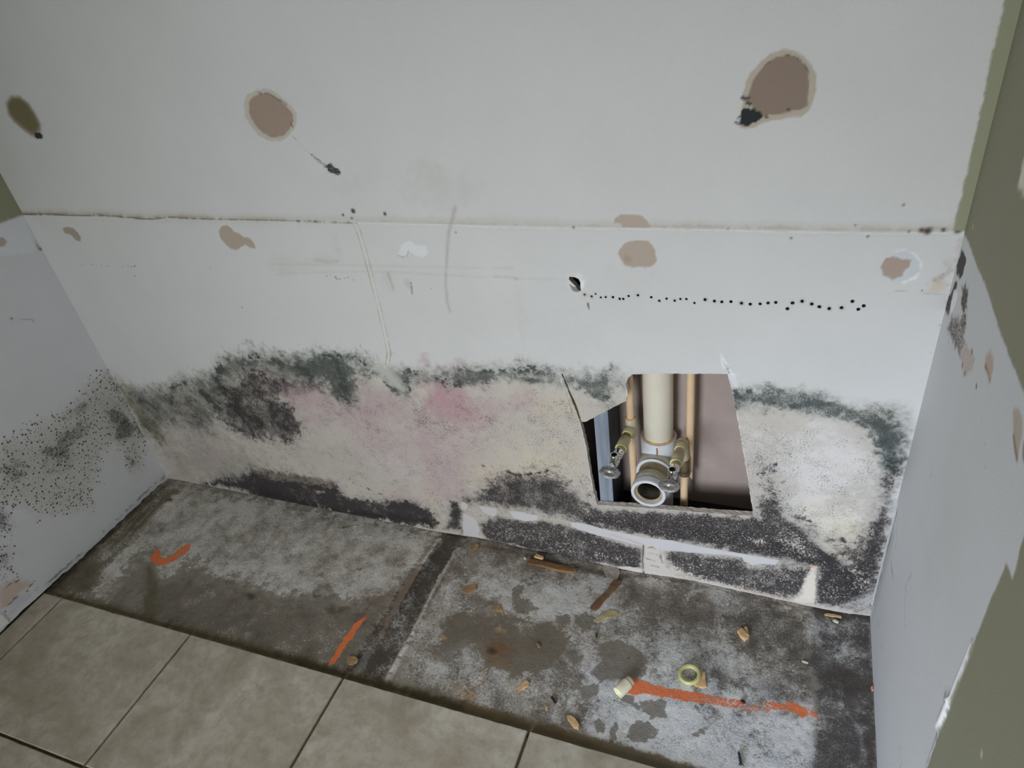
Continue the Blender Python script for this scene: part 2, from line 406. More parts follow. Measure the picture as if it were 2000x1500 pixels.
    p.tint(p.line([(0.9881,0.7703),(0.9963,0.7673),(1.007,0.7699),(1.0129,0.7807)], .0008, .0012, .0005), col(120, 118, 112), .7)  # edge shadow of the flake, painted in
    # adhesive dabs pulled off with the mirror
    def dab(ring, core, cc=TAN, rc=RING, rag=.0012):
        if ring: p.tint(p.poly(ring, .0012, rag), rc, .9)
        s = p.poly(core, .0012, rag); p.tint(s, cc); p.relief(s, -.0009)
    A_ring = [(0.7429,1.061),(0.7572,1.0758),(0.7798,1.0823),(0.7996,1.0829),(0.8198,1.0754),(0.8338,1.0618),(0.845,1.0507),(0.85,1.0383),(0.8444,1.023),(0.8341,1.0107),(0.8138,0.9985),(0.7951,0.9915),(0.7715,0.993),(0.7512,1.0033),(0.7417,1.0198),(0.7362,1.036)]
    A_core = [(0.7528,1.0606),(0.7677,1.0722),(0.7889,1.0759),(0.8069,1.072),(0.8219,1.0608),(0.8336,1.0512),(0.8405,1.0386),(0.8379,1.0263),(0.8225,1.0111),(0.8052,1.0019),(0.7817,0.9983),(0.7646,1.0062),(0.751,1.0228),(0.7469,1.042)]
    dab(A_ring, A_core, col(126, 111, 98, 166), col(152, 146, 134, 166))
    p.tint(p.line([(0.7633,1.0761),(0.7816,1.0771),(0.8039,1.0743),(0.8194,1.0645),(0.8348,1.0542)], .0007, .0011, .0012), col(72, 58, 46), .7)
    p.tint(p.line([(0.8317,1.0221),(0.8339,1.0164)], .0012, .0012), BLACK, 1)
    C_ring = [(1.6039,1.0374),(1.6066,1.0527),(1.614,1.0663),(1.6249,1.0782),(1.6378,1.0886),(1.651,1.0927),(1.6667,1.0901),(1.6807,1.0827),(1.6907,1.071),(1.6972,1.055),(1.6985,1.039),(1.6966,1.0251),(1.6912,1.0112),(1.6837,1.0054),(1.6676,1.0043),(1.6514,1.0017),(1.6327,0.9974),(1.621,0.9915),(1.6089,0.9898),(1.6013,0.9946),(1.6017,1.0095),(1.6024,1.0193),(1.6069,1.0265),(1.6041,1.0338)]
    C_core = [(1.613,1.0358),(1.615,1.0499),(1.6213,1.0624),(1.6319,1.0755),(1.645,1.0837),(1.6583,1.0852),(1.672,1.081),(1.6817,1.0727),(1.6874,1.06),(1.6899,1.0463),(1.6893,1.0301),(1.6893,1.0184),(1.6783,1.014),(1.6601,1.0099),(1.6438,1.008),(1.6319,1.0085),(1.6219,1.0162),(1.6153,1.0261)]
    dab(C_ring, C_core, col(104, 91, 80, 154), col(134, 125, 111, 154))
    p.tint(p.line([(1.6298,1.0734),(1.6428,1.0828),(1.6538,1.0859),(1.6674,1.0831),(1.6792,1.075),(1.6867,1.0623),(1.6899,1.0486)], .0006, .0011, .0014), col(64, 48, 38), .7)
    s = p.poly([(1.6015,1.0145),(1.6097,1.0186),(1.6195,1.0162),(1.6307,1.0085),(1.6275,1.0037),(1.6205,0.999),(1.6111,0.9943),(1.6037,0.9958),(1.5997,1.0022),(1.6005,1.0096)], .001, .003); p.tint(s, col(30, 36, 38), 1)
    for q in [[(1.5966,1.0003),(1.6006,0.9976)],[(1.5976,1.0097),(1.6012,1.0066)],[(1.5973,1.006),(1.6008,1.0041)],[(1.6036,1.0329),(1.6128,1.0315)],[(1.6105,1.0258),(1.6142,1.0237)],[(1.6368,1.0063),(1.6405,1.0042)],[(1.6643,1.0155),(1.6691,1.0134)],[(1.6226,1.0039),(1.6309,1.0065)]]:
        p.tint(p.line(q, .0012, .0012, .0014), col(34, 34, 34), .9)
    s = p.poly([(0.1349,1.0857),(0.1588,1.099),(0.1847,1.0978),(0.2002,1.0831),(0.2055,1.0615),(0.2046,1.0397),(0.1925,1.0253),(0.1659,1.0148),(0.1512,1.0246),(0.1286,1.0458),(0.1237,1.0644)], .006, .001); p.tint(s, col(104, 98, 78, 158), .97)
    s = p.poly([(0.1404,1.0837),(0.1608,1.0946),(0.179,1.0939),(0.193,1.0805),(0.1987,1.0595),(0.1962,1.04),(0.1846,1.0293),(0.1708,1.0252),(0.1566,1.0319),(0.1392,1.051),(0.1318,1.0677)], .005, .001); p.tint(s, col(84, 79, 56, 158), .97)
    s = p.poly([(0.1664,1.0156),(0.1771,1.0228),(0.1904,1.0246),(0.1962,1.0193),(0.187,1.0124),(0.1701,1.0094)], .001, .003); p.tint(s, col(38, 42, 40), 1)
    dab(None, [(0.1071,0.8066),(0.1297,0.8124),(0.1437,0.8074),(0.1494,0.7987),(0.1522,0.7855),(0.1455,0.7754),(0.1329,0.7782),(0.1242,0.7914),(0.1065,0.7955)], col(126, 116, 104, 158))
    dab(None, [(0.5677,0.8083),(0.5823,0.8225),(0.5963,0.8256),(0.6065,0.8191),(0.61,0.8112),(0.6215,0.8056),(0.6297,0.7978),(0.6429,0.7962),(0.6503,0.7864),(0.6499,0.7743),(0.6367,0.7759),(0.6275,0.7817),(0.6147,0.7793),(0.6045,0.7721),(0.5866,0.769),(0.5748,0.7801),(0.5669,0.7942)], col(140, 129, 116, 168))
    dab(None, [(1.4105,0.8414),(1.4146,0.8524),(1.4238,0.8581),(1.4386,0.8589),(1.456,0.8576),(1.4646,0.8501),(1.4716,0.8394),(1.4672,0.8369),(1.4259,0.8363),(1.4231,0.8416),(1.4142,0.843)], col(162, 149, 136, 186))
    p.tint(p.poly([(1.3898,0.8394),(1.4052,0.8429),(1.4231,0.8416),(1.4259,0.8363),(1.3957,0.8357)], .002, .002), col(180, 180, 178), .6)
    dab(None, [(1.4163,0.7885),(1.4198,0.7984),(1.4277,0.8068),(1.437,0.8125),(1.452,0.8148),(1.4667,0.8127),(1.474,0.805),(1.4783,0.7971),(1.4796,0.7842),(1.481,0.7794),(1.4734,0.7692),(1.4597,0.7643),(1.4415,0.7645),(1.4277,0.7673),(1.4204,0.777)], col(160, 147, 134, 186))
    p.tint(p.blob((1.4328,0.7792), .014), col(140, 118, 98, 186), .5)
    s = p.poly([(1.8163,0.7892),(1.8217,0.801),(1.8324,0.8077),(1.8437,0.8098),(1.8563,0.8037),(1.8666,0.7912),(1.8691,0.7768),(1.863,0.7648),(1.8498,0.7587),(1.8353,0.7598),(1.8213,0.7642)], .002, .002); p.tint(s, col(172, 176, 178, 178), .9)
    p.tint(p.line([(1.8324,0.8077),(1.8437,0.8098),(1.8563,0.8037),(1.8666,0.7912),(1.8691,0.7768),(1.863,0.7648),(1.8498,0.7587)], .0016, .002, .002), col(206, 208, 210, 178), .8)
    dab(None, [(1.819,0.7952),(1.8291,0.799),(1.8439,0.7946),(1.8543,0.795),(1.8537,0.7849),(1.847,0.7758),(1.8461,0.7669),(1.8351,0.761),(1.8211,0.7657),(1.8165,0.7804)], col(142, 126, 116, 172))
    # green wall paint left outside the old mirror
    s = p.poly([(1.8952,1.1035),(1.8945,1.0635),(1.8957,0.9798),(1.8978,0.9361),(1.8972,0.9187),(1.8986,0.8937),(1.8967,0.8791),(1.8989,0.8492),(1.8979,0.8415)] + [(1.96, .84), (1.96, 1.4)] + [(1.895, 1.4)], .0015, .0012); p.tint(s, col(122, 123, 102, 172))
    p.tint(p.poly([(-.02, 1.36), (1.95, 1.36), (1.95, 2.6), (-.02, 2.6)], .01), col(122, 123, 102, 172))
    # black mastic smear
    s = p.poly([(0.8776,0.95),(0.8943,0.9488),(0.9083,0.9407),(0.9132,0.9281),(0.9032,0.9221),(0.8913,0.9276),(0.8807,0.9357)], .003, .004); p.dens(s, 0, .66)
    p.tint(s, col(90, 92, 92), .25)
    s = p.line([(0.823,1.004),(0.8343,0.9899),(0.8486,0.9751),(0.863,0.9601),(0.8795,0.945)], [.001, .002, .002, .004, .006], .004, .001); p.dens(s, 0, .46)
    p.dens(p.blob((0.8898,0.896), .008), 0, .4)
    for q, r in [((0.8074,0.718),0.0009),((0.8172,0.7189),0.0009),((0.8285,0.7162),0.0012),((0.8318,0.7131),0.0011),((0.8376,0.7121),0.0011),((0.8507,0.7144),0.001),((0.859,0.7176),0.0009),((0.8703,0.713),0.001),((0.8881,0.7135),0.0011),((0.8973,0.7163),0.001),((0.8082,0.6884),0.0013),((1.0446,0.7035),0.0011),((1.0013,0.7121),0.0016),((1.1428,0.6445),0.0008),((1.2541,0.7009),0.0006),((1.138,0.5971),0.0009),((1.0158,0.5856),0.0007),((1.4558,0.5631),0.0006),((1.0309,0.8947),0.0007),((1.3205,0.7215),0.0007),((1.0011,0.6912),0.0007)]:
        p.tint(p.blob(q, r * 1.7, r * 1.4), col(82, 74, 68), .95)
    for q, r in [((0.1072,0.7128),0.0011),((0.1143,0.7145),0.001),((0.1226,0.7182),0.0013),((0.1471,0.7168),0.0011),((0.1612,0.7141),0.0009),((0.1746,0.7142),0.0011),((0.1936,0.715),0.001),((0.2192,0.7119),0.0011),((0.2384,0.7137),0.0012),((0.26,0.7169),0.0009),((0.2706,0.716),0.0011),((0.2811,0.7178),0.0013),((0.2664,0.6914),0.0018),((0.2852,0.6881),0.0008),((0.3331,0.672),0.0011),((0.5071,0.7239),0.0008),((0.5514,0.6273),0.001)]:
        p.tint(p.blob(q, r * 2.1), col(78, 70, 62, 160), 1)
    p.tint(p.line([(1.3566,0.6888),(1.3575,0.6826),(1.3584,0.6764)], [.0022, .0016, .0006], .001), col(90, 84, 78), .9)
    # torn edge of the punched hole
    c = (1.3369,0.7303)
    s = p.blob(c, .022, .026); p.tint(s, col(210, 210, 210), .6)
    p.tint(p.poly([(1.3255,0.7259),(1.3323,0.7205),(1.3395,0.7195),(1.3423,0.7125),(1.3365,0.7111),(1.3292,0.7153)], .001, .001), col(110, 106, 100), .9)
    p.tint(p.poly([(1.346,0.7348),(1.3514,0.7333),(1.3533,0.7274),(1.3488,0.72),(1.3457,0.7141),(1.3452,0.7241)], .001, .001), col(228, 228, 230), .9)
    p.relief(p.blob(c, .016, .02), -.002)
    for c in DRILLED:
        p.tint(p.blob(c, .0062), col(150, 146, 140), .55)
    for k in (0, 1, 2, 11, 17, 21): p.tint(p.blob(DRILLED[k], .007), col(120, 100, 92), .5)
    # ---------------------------------------------------------- damp and mould
    p.ms = 2.0; p.mr = 1.5
    TOP = [(-0.0127,0.3969),(0.0272,0.3505),(0.0582,0.3232),(0.1299,0.3357),(0.1973,0.3675),(0.2635,0.4013),(0.3088,0.3969),(0.3743,0.4265),(0.4115,0.4581),(0.4725,0.4822),(0.5489,0.5014),(0.6074,0.5043),(0.6541,0.4949),(0.7083,0.5087),(0.7452,0.5206),(0.8199,0.5199),(0.8521,0.5042),(0.8733,0.482),(0.9034,0.4935),(0.9578,0.4994),(1.0095,0.4998),(1.0876,0.5161),(1.1571,0.5287),(1.2158,0.53),(1.2862,0.5279),(1.3629,0.534),(1.4321,0.53),(1.4944,0.5302),(1.6044,0.5273),(1.6201,0.5144),(1.6825,0.5302),(1.7413,0.5288),(1.7911,0.5198),(1.8321,0.5111),(1.8798,0.5144),(1.8915,0.4897)]
    body = TOP + [(1.8996,0.4105),(1.9063,0.2858),(1.9125,0.1005),(1.9162,0.0049)] + [(1.905, -.04), (-.01, -.04)] + [(0.0106,0.0115),(0.0046,0.1117)]
    s = p.poly(body, .016, .006)
    p.tint(s, col(176, 171, 162, 188))
    lo = p.poly([(a, b - .045) for a, b in TOP] + [(1.8872,0.4083),(1.8915,0.2825)] + [(1.89, -.02), (0, -.02), (0, .25)], .02, .012)
    p.tint(lo, col(174, 167, 158, 190), .9)
    # left third: greyer, damper paper
    p.tint(p.blob((0.2343,0.1129), .30, .16), col(140, 136, 126, 182), .85)
    p.tint(p.blob((0.6347,0.1844), .22, .10), col(164, 158, 151, 186), .8)
    p.tint(p.blob((0.8367,0.2122), .12, .08), col(184, 180, 176, 186), .6)
    p.tint(p.blob((1.7757,0.3632), .17, .20), col(196, 192, 188, 188), .9)
    p.tint(p.blob((1.8166,0.2379), .10, .10), col(200, 193, 180, 190), .9)
    # pink bloom
    PK = col(164, 126, 132, 188); PP = col(166, 148, 148, 188)
    for c, rx, rz, k, a in [((1.0228,0.4338),0.1022,0.0899,0,0.95),((1.0358,0.4188),0.0575,0.0497,0,0.5),((0.6664,0.3694),0.1864,0.0853,1,0.75),((0.8385,0.3776),0.1573,0.0962,1,0.75),((0.8373,0.2695),0.1491,0.1039,1,0.55),((0.9756,0.2131),0.0856,0.1212,1,0.6),((1.0294,0.286),0.0945,0.1295,1,0.5),((1.1283,0.4312),0.1456,0.0704,1,0.5),((1.1891,0.4526),0.0466,0.0407,0,0.25),((0.1989,0.1541),0.1426,0.0684,1,0.35),((0.8222,0.0971),0.0799,0.0488,1,0.5),((0.5963,0.4214),0.1257,0.0757,0,0.35),((0.9325,0.1376),0.0599,0.0923,1,0.4),((1.8362,0.4815),0.0237,0.0448,1,0.3)]:
        p.tint(p.blob(c, rx * 1.3, rz * 1.3), PP if k else PK, a * .95)
    for c, rx, rz, a in [((1.2272,0.2903),0.1346,0.0686,0.5),((1.095,0.2197),0.0806,0.0583,0.5),((1.2765,0.4379),0.0783,0.0536,0.35),((1.1343,0.1378),0.0409,0.0437,0.3),((1.8394,0.2006),0.0364,0.0424,0.4),((0.9126,0.0443),0.0391,0.0988,0.35)]:
        p.tint(p.blob(c, rx * 1.3, rz * 1.3), col(188, 176, 152, 190), a)
    # dry crazing all over the damp paper
    p.dens(lo, 0, .29)
    p.dens(p.poly([(0.5904,0.4056),(0.7947,0.4161),(1.0351,0.4464),(1.2815,0.4901),(1.3171,0.4039),(1.3229,0.336),(1.1535,0.2772),(1.0845,0.3105),(0.8991,0.2954),(0.7266,0.2837),(0.6296,0.3489)], .03, .02), 0, .33)
    # smoky grey-green growth along the upper edge
    SMK = col(88, 93, 88, 184); SMD = col(66, 72, 69, 184)
    G1 = [(-0.0077,0.3789),(0.026,0.3469),(0.0585,0.3237),(0.1306,0.3369),(0.1979,0.3687),(0.2642,0.4027),(0.375,0.4262),(0.4178,0.464),(0.4807,0.4886),(0.5524,0.5082),(0.6091,0.5087),(0.6551,0.4975),(0.7096,0.5127),(0.7472,0.5246),(0.8238,0.5306),(0.8109,0.4951),(0.7892,0.4585),(0.758,0.3779),(0.7366,0.3856),(0.709,0.4082),(0.6635,0.4078),(0.5945,0.3885),(0.5589,0.3786),(0.5865,0.3382),(0.5989,0.2834),(0.5566,0.2267),(0.4973,0.2188),(0.401,0.2104),(0.3413,0.238),(0.3005,0.2806),(0.2476,0.2972),(0.1755,0.3025),(0.1185,0.2795),(0.0922,0.219),(0.0526,0.1267),(0.0322,0.1704),(0.0137,0.246),(0.0097,0.3083)]
    s = p.poly(G1, .016, .010); p.tint(s, col(150, 148, 138, 184), .5); p.dens(s, 1, .44)
    G1a = [(0.3742,0.4245),(0.4202,0.4632),(0.48,0.487),(0.552,0.5072),(0.6087,0.5077),(0.6536,0.4934),(0.7086,0.5097),(0.7516,0.5236),(0.8232,0.5286),(0.8085,0.4949),(0.7826,0.4478),(0.7572,0.3805),(0.7443,0.4023),(0.7417,0.4328),(0.7041,0.4386),(0.6499,0.427),(0.6258,0.4449),(0.5604,0.4634),(0.4734,0.4593),(0.4041,0.4033),(0.3847,0.3219),(0.3283,0.3142),(0.2918,0.3502)]
    s = p.poly(G1a, .014, .012); p.tint(s, SMK, .5); p.dens(s, 1, .60)
    for q, w in [([(0.6375,0.4767),(0.6651,0.4696),(0.6785,0.4509)],0.0141),([(0.7645,0.5047),(0.7584,0.455),(0.7563,0.3934)],0.0122),([(0.5063,0.486),(0.5623,0.4941),(0.599,0.4828)],0.0114),([(0.3042,0.3632),(0.3244,0.3312),(0.3479,0.3051)],0.0158),([(0.4098,0.4526),(0.3795,0.4114)],0.0132),([(0.2072,0.3629),(0.2621,0.3866)],0.0136)]:
        s = p.line(q, w * .5, w * .6, .006); p.tint(s, SMD, .85); p.dens(s, 1, .88)
    # soft airbrushed fringe above it
    for q in (TOP[2:17], TOP[18:27], TOP[29:]):
        s = p.line([(a, b - .010) for a, b in q], .010, .030, .004); p.tint(s, col(112, 117, 110, 184), .55); p.dens(s, 1, .50)
        s = p.line([(a, b - .022) for a, b in q], .006, .016, .006); p.tint(s, SMK, .35); p.dens(s, 1, .60)
    s = p.poly([(0.0367,0.3379),(0.1973,0.3642),(0.3773,0.419),(0.4545,0.4124),(0.3611,0.312),(0.2813,0.2135),(0.1641,0.2315),(0.0623,0.2163)], .018, .010); p.tint(s, col(112, 112, 104, 178), .5); p.dens(s, 1, .46); p.dens(s, 0, .40)
    s = p.poly([(0.5642,0.4915),(0.713,0.5064),(0.8483,0.5092),(0.8714,0.4749),(0.8078,0.4607),(0.7711,0.3834),(0.7319,0.3932),(0.6904,0.4399),(0.6022,0.437)], .012, .010); p.tint(s, SMK, .5); p.dens(s, 1, .56)
    # corner strip
    s = p.poly([(0.0059,0.3685),(0.0254,0.3347),(0.0584,0.2775),(0.0854,0.2308),(0.0802,0.178),(0.0489,0.126),(0.0295,0.1533),(0.0117,0.2069),(-0.0037,0.2627),(-0.0041,0.3189)], .010, .006); p.tint(s, col(104, 102, 82, 170), .62); p.dens(s, 1, .5)
    # black-brown granular growth inside
    B1 = [(0.3698,0.3657),(0.5072,0.4629),(0.5826,0.44),(0.6157,0.4177),(0.5589,0.3786),(0.5865,0.3382),(0.5989,0.2834),(0.5588,0.2253),(0.4978,0.2201),(0.401,0.2104),(0.3413,0.238),(0.3165,0.2888)]
    s = p.poly(B1, .010, .012); p.dens(s, 0, .55); p.tint(s, col(130, 122, 116, 184), .45)
    s = p.poly([(0.46,0.377),(0.5452,0.3985),(0.5752,0.3366),(0.591,0.2764),(0.5506,0.2258),(0.4662,0.2271),(0.4159,0.2734)], .02, .012); p.dens(s, 0, .57)
    s = p.poly([(0.5517,0.4417),(0.6198,0.4287),(0.6797,0.4254),(0.6402,0.3996),(0.5611,0.3843)], .012, .008); p.tint(s, col(110, 88, 96, 184), .5)
    s = p.poly([(0.1365,0.3245),(0.272,0.3707),(0.3195,0.2952),(0.3383,0.2313),(0.2716,0.2581),(0.1907,0.2833),(0.129,0.2871)], .012, .01); p.dens(s, 0, .44)
    G2 = [(0.7367,0.5236),(0.823,0.5301),(0.8538,0.5101),(0.8678,0.4783),(0.884,0.4534),(0.8997,0.4257),(0.9315,0.4258),(0.9407,0.4456),(0.9585,0.4647),(0.9967,0.4801),(1.0258,0.476),(1.0452,0.467),(1.0881,0.4731),(1.1269,0.4846),(1.1731,0.5005),(1.2136,0.5126),(1.2592,0.5134),(1.2956,0.5046),(1.3304,0.4804),(1.3584,0.462),(1.3909,0.4619),(1.3947,0.5402),(1.2874,0.5351),(1.2166,0.536),(1.1582,0.5324),(1.0884,0.5206),(1.0102,0.503),(0.9584,0.502),(0.9178,0.4976),(0.8924,0.4858),(0.8747,0.4872),(0.8558,0.5174)]
    s = p.poly(G2, .012, .009); p.tint(s, col(140, 143, 138, 188), .6); p.dens(s, 1, .6)
    for q, w in [([(0.7436,0.5157),(0.7786,0.5215),(0.8195,0.5185),(0.8409,0.4969),(0.8563,0.4697)],0.0102),([(0.8678,0.4613),(0.8908,0.4444),(0.921,0.4383)],0.007),([(0.9353,0.4787),(0.9349,0.44)],0.0067),([(0.9445,0.4986),(0.9663,0.4987)],0.0057),([(1.0256,0.475),(1.0592,0.4743)],0.0055),([(1.1158,0.515),(1.1768,0.5261),(1.2384,0.5284)],0.0061),([(1.0068,0.4868),(1.0319,0.4851)],0.0046),([(1.3103,0.5042),(1.3458,0.4911),(1.3812,0.4826)],0.0105)]:
        s = p.line(q, w * .5, w * .7, .006); p.tint(s, SMK, .75); p.dens(s, 1, .78)
    s = p.line([(0.8731,0.498),(0.8912,0.4809),(0.903,0.4654),(0.9155,0.4435)], [.010, .012, .012, .006], .012, .003); p.tint(s, col(168, 170, 160), .85); p.clear(s, .85)
    # growth right of the opening
    GR = [(1.6146,0.5234),(1.6277,0.5377),(1.6818,0.5396),(1.7405,0.5361),(1.784,0.5286),(1.7992,0.519),(1.8275,0.5159),(1.8788,0.518),(1.8878,0.509),(1.894,0.4711),(1.897,0.4148),(1.888,0.39),(1.8679,0.4097),(1.8549,0.4407),(1.8427,0.4671),(1.8234,0.4841),(1.7998,0.4918),(1.7651,0.4947),(1.7155,0.4918),(1.6737,0.4867),(1.6455,0.4951),(1.6205,0.4967)]
    s = p.poly(GR, .008, .007); p.tint(s, col(138, 142, 138, 190), .65); p.dens(s, 1, .62)
    for q, w in [([(1.6212,0.5142),(1.6538,0.5104),(1.6965,0.504),(1.7315,0.5099),(1.7711,0.518)],0.0056),([(1.6223,0.5244),(1.6464,0.5313)],0.0028),([(1.685,0.4984),(1.7151,0.4965)],0.0035),([(1.8252,0.4923),(1.854,0.4847),(1.8788,0.4845)],0.0052),([(1.8693,0.4752),(1.8781,0.4445),(1.8865,0.4088)],0.0085),([(1.8635,0.4583),(1.8724,0.4271)],0.0046)]:
        s = p.line(q, w * .6, w * .6, .005); p.tint(s, col(80, 88, 88, 190), .85); p.dens(s, 1, .6)
    s = p.poly([(1.7882,0.5175),(1.8277,0.5144),(1.8764,0.5166),(1.8711,0.4989),(1.8301,0.4969),(1.8044,0.5003)], .01, .005); p.tint(s, col(140, 142, 128, 190), .5)
    # ---- black growth low on the wall
    BR = col(44, 39, 42, 190)
    def black(poly, soft, rag, d, a):
        s = p.poly(poly, soft * 2.0, rag); p.dens(s, 0, d); p.tint(s, BR, a * .8); return s
    LOWL = [(0.3547,0.1005),(0.413,0.1151),(0.48,0.1128),(0.5659,0.1126),(0.6352,0.1133),(0.6395,0.0866),(0.6436,0.0745),(0.6731,0.0563),(0.7625,0.0699),(0.8193,0.0856),(0.8705,0.084),(0.9044,0.0734),(0.9199,0.0515),(0.9219,0.0262),(0.9073,-0.0016),(0.8493,-0.008),(0.7409,-0.0105),(0.6291,-0.0089),(0.5104,-0.0138),(0.3861,-0.0188),(0.2951,0.0025),(0.2045,0.0084),(0.1347,0.0026),(0.2075,0.0353),(0.2874,0.0607)]
    black(LOWL, .006, .006, .80, .55)
    s = p.line([(0.194,0.0266),(0.3486,0.086),(0.54,0.0946),(0.6622,0.0727),(0.8464,0.0752),(0.9126,0.0443)], .010, .020, .006); p.dens(s, 0, .42)
    s = p.line([(0.3716,0.0123),(0.5072,0.0014),(0.672,-0.0012),(0.8017,0.0151),(0.8931,0.0213)], .012, .012, .006); p.tint(s, col(46, 43, 45, 190), .75); p.dens(s, 0, .9)
    s = p.line([(0.3773,0.0914),(0.474,0.0967),(0.6065,0.0984)], .010, .010, .006); p.tint(s, col(104, 93, 80, 178), .6); p.dens(s, 0, .45, 'mix')
    s = p.blob((0.5668,0.0624), .03, .014); p.tint(s, col(150, 144, 136, 178), .6); p.dens(s, 0, .35, 'mix')
    p.tint(p.blob((0.3648,0.0308), .03, .03), col(58, 60, 48, 178), .6)
    s = p.line([(0.6907,0.1152),(0.7342,0.1059),(0.7725,0.0902)], .008, .008, .006); p.dens(s, 0, .5)
    p.dens(p.poly([(0.1519,0.0183),(0.3322,0.1303),(0.4942,0.1503),(0.4755,0.1007),(0.2768,0.0027)], .03, .01), 0, .42)
    black([(0.9682,0.114),(0.9932,0.1206),(0.9945,0.081),(0.9897,0.0421),(0.9869,0.008),(0.9349,0.0045),(0.9507,0.0458)], .003, .003, .74, .6)
    MID = [(1.0499,0.1651),(1.0649,0.1855),(1.0865,0.2068),(1.1094,0.239),(1.1372,0.2486),(1.1572,0.236),(1.1974,0.249),(1.2326,0.2631),(1.2566,0.2549),(1.2793,0.2337),(1.3016,0.2057),(1.3325,0.1793),(1.3435,0.1594),(1.3765,0.1668),(1.3739,0.1152),(1.2732,0.1146),(1.2005,0.1273),(1.1185,0.1178),(1.0483,0.1143),(1.0049,0.1109),(1.0022,0.1225)]
    black(MID, .006, .008, .58, .22)
    s = p.line([(1.1086,0.2333),(1.1365,0.2441),(1.1569,0.2343),(1.197,0.2457),(1.2323,0.261)], .002, .003, .003); p.tint(s, BR, .5); p.dens(s, 0, .7)
    black([(1.0551,0.1545),(1.1375,0.1887),(1.2122,0.1531),(1.2747,0.1324),(1.3372,0.1238),(1.3739,0.1152),(1.2729,0.1116),(1.2002,0.1243),(1.1185,0.1178),(1.0494,0.1206),(1.0104,0.1152)], .01, .006, .72, .45)
    s = p.line([(1.2583,0.2295),(1.2919,0.1872),(1.3184,0.1538),(1.3369,0.1179)], [.002, .005, .006, .005], .006, .003); p.tint(s, col(186, 176, 158, 188), .7); p.dens(s, 0, .28, 'mix')
    p.dens(p.poly([(1.0589,0.2571),(1.0938,0.2525),(1.1829,0.2688),(1.2675,0.2843),(1.3239,0.2319),(1.3329,0.1849),(1.2933,0.204),(1.2451,0.2644),(1.1373,0.2497),(1.0762,0.1991),(1.021,0.1474)], .02, .02), 0, .42)
    P1 = [(1.035,0.0474),(1.0879,0.0895),(1.1304,0.0909),(1.1613,0.0877),(1.2039,0.101),(1.2734,0.0956),(1.3263,0.084),(1.388,0.0744),(1.4345,0.066),(1.4411,0.0507),(1.4374,-0.0062),(1.3841,-0.0141),(1.3552,-0.0041),(1.3144,-0.0204),(1.253,-0.0226),(1.2015,-0.0158),(1.1272,-0.0117),(1.0512,-0.0059),(1.0352,0.0256)]
    black(P1, .004, .003, .74, .45)
    P2 = [(1.4896,0.0669),(1.5255,0.0784),(1.6208,0.0886),(1.6543,0.0912),(1.6761,0.0731),(1.7203,0.0867),(1.7314,0.0994),(1.7943,0.1023),(1.7907,0.0616),(1.7756,0.0105),(1.7535,-0.017),(1.7029,-0.0155),(1.616,-0.0072),(1.5488,-0.0025),(1.5077,0.0206)]
    black(P2, .006, .005, .74, .42)
    P3 = [(1.3366,0.1694),(1.6691,0.2198),(1.6754,0.2737),(1.7058,0.2746),(1.7238,0.2391),(1.7559,0.2179),(1.7875,0.2023),(1.7998,0.158),(1.8105,0.1304),(1.828,0.1105),(1.8372,0.1285),(1.8521,0.1295),(1.8755,0.1481),(1.8831,0.1972),(1.9009,0.1727),(1.9076,0.0771),(1.9057,0.0115),(1.8623,-0.0128),(1.8063,-0.0125),(1.7991,0.1011),(1.7312,0.1025),(1.6534,0.107),(1.4988,0.1084),(1.3894,0.1075),(1.304,0.111),(1.2752,0.1162)]
    black(P3, .006, .006, .74, .52)
    black([(1.7987,0.0971),(1.8163,0.1212),(1.8489,0.1248),(1.8891,0.0929),(1.9031,0.086),(1.8998,0.0401),(1.8729,0.0155),(1.8066,0.0062)], .004, .006, .76, .5)
    s = black([(1.6571,0.3541),(1.6809,0.3855),(1.7024,0.3533),(1.7298,0.331),(1.7402,0.2861),(1.7702,0.244),(1.789,0.2185),(1.7742,0.2048),(1.7404,0.212),(1.7062,0.2193),(1.672,0.2216)], .014, .012, .58, .10)
    p.dens(p.poly([(1.6411,0.4054),(1.6927,0.3964),(1.7352,0.3413),(1.7663,0.2821),(1.7373,0.2464),(1.6784,0.2281),(1.6599,0.3078)], .02, .012), 0, .45)
    for q, w in [([(1.665,0.3324),(1.684,0.3407),(1.6986,0.3617)],0.0039),([(1.6716,0.2813),(1.7003,0.2969),(1.718,0.3194)],0.0032),([(1.6894,0.2655),(1.7179,0.2813)],0.0032),([(1.7382,0.2367),(1.7717,0.2295)],0.004)]:
        s = p.line(q, w * .4, w * .8, .006); p.dens(s, 0, .66)
    black([(1.884,0.388),(1.9004,0.3868),(1.9038,0.3297),(1.9031,0.2838),(1.9058,0.2171),(1.9063,0.1408),(1.8979,0.1225),(1.8829,0.1605),(1.879,0.2105),(1.8814,0.2789),(1.8835,0.3345)], .006, .007, .58, .45)
    s = p.poly([(1.8081,0.1928),(1.8276,0.1925),(1.8554,0.1995),(1.8763,0.2296),(1.8957,0.1378),(1.886,0.0919),(1.8489,0.1248),(1.8157,0.1264)], .012, .012); p.dens(s, 0, .56); p.tint(s, col(140, 132, 118, 190), .5)
    s = p.line([(1.8061,0.182),(1.8279,0.19),(1.8406,0.1907)], .004, .006, .004); p.tint(s, BR, .7)
    p.tint(p.blob((1.8226,0.1523), .02, .03), col(182, 170, 150, 190), .7); p.dens(p.blob((1.8226,0.1523), .02, .03), 0, .25, 'mix')
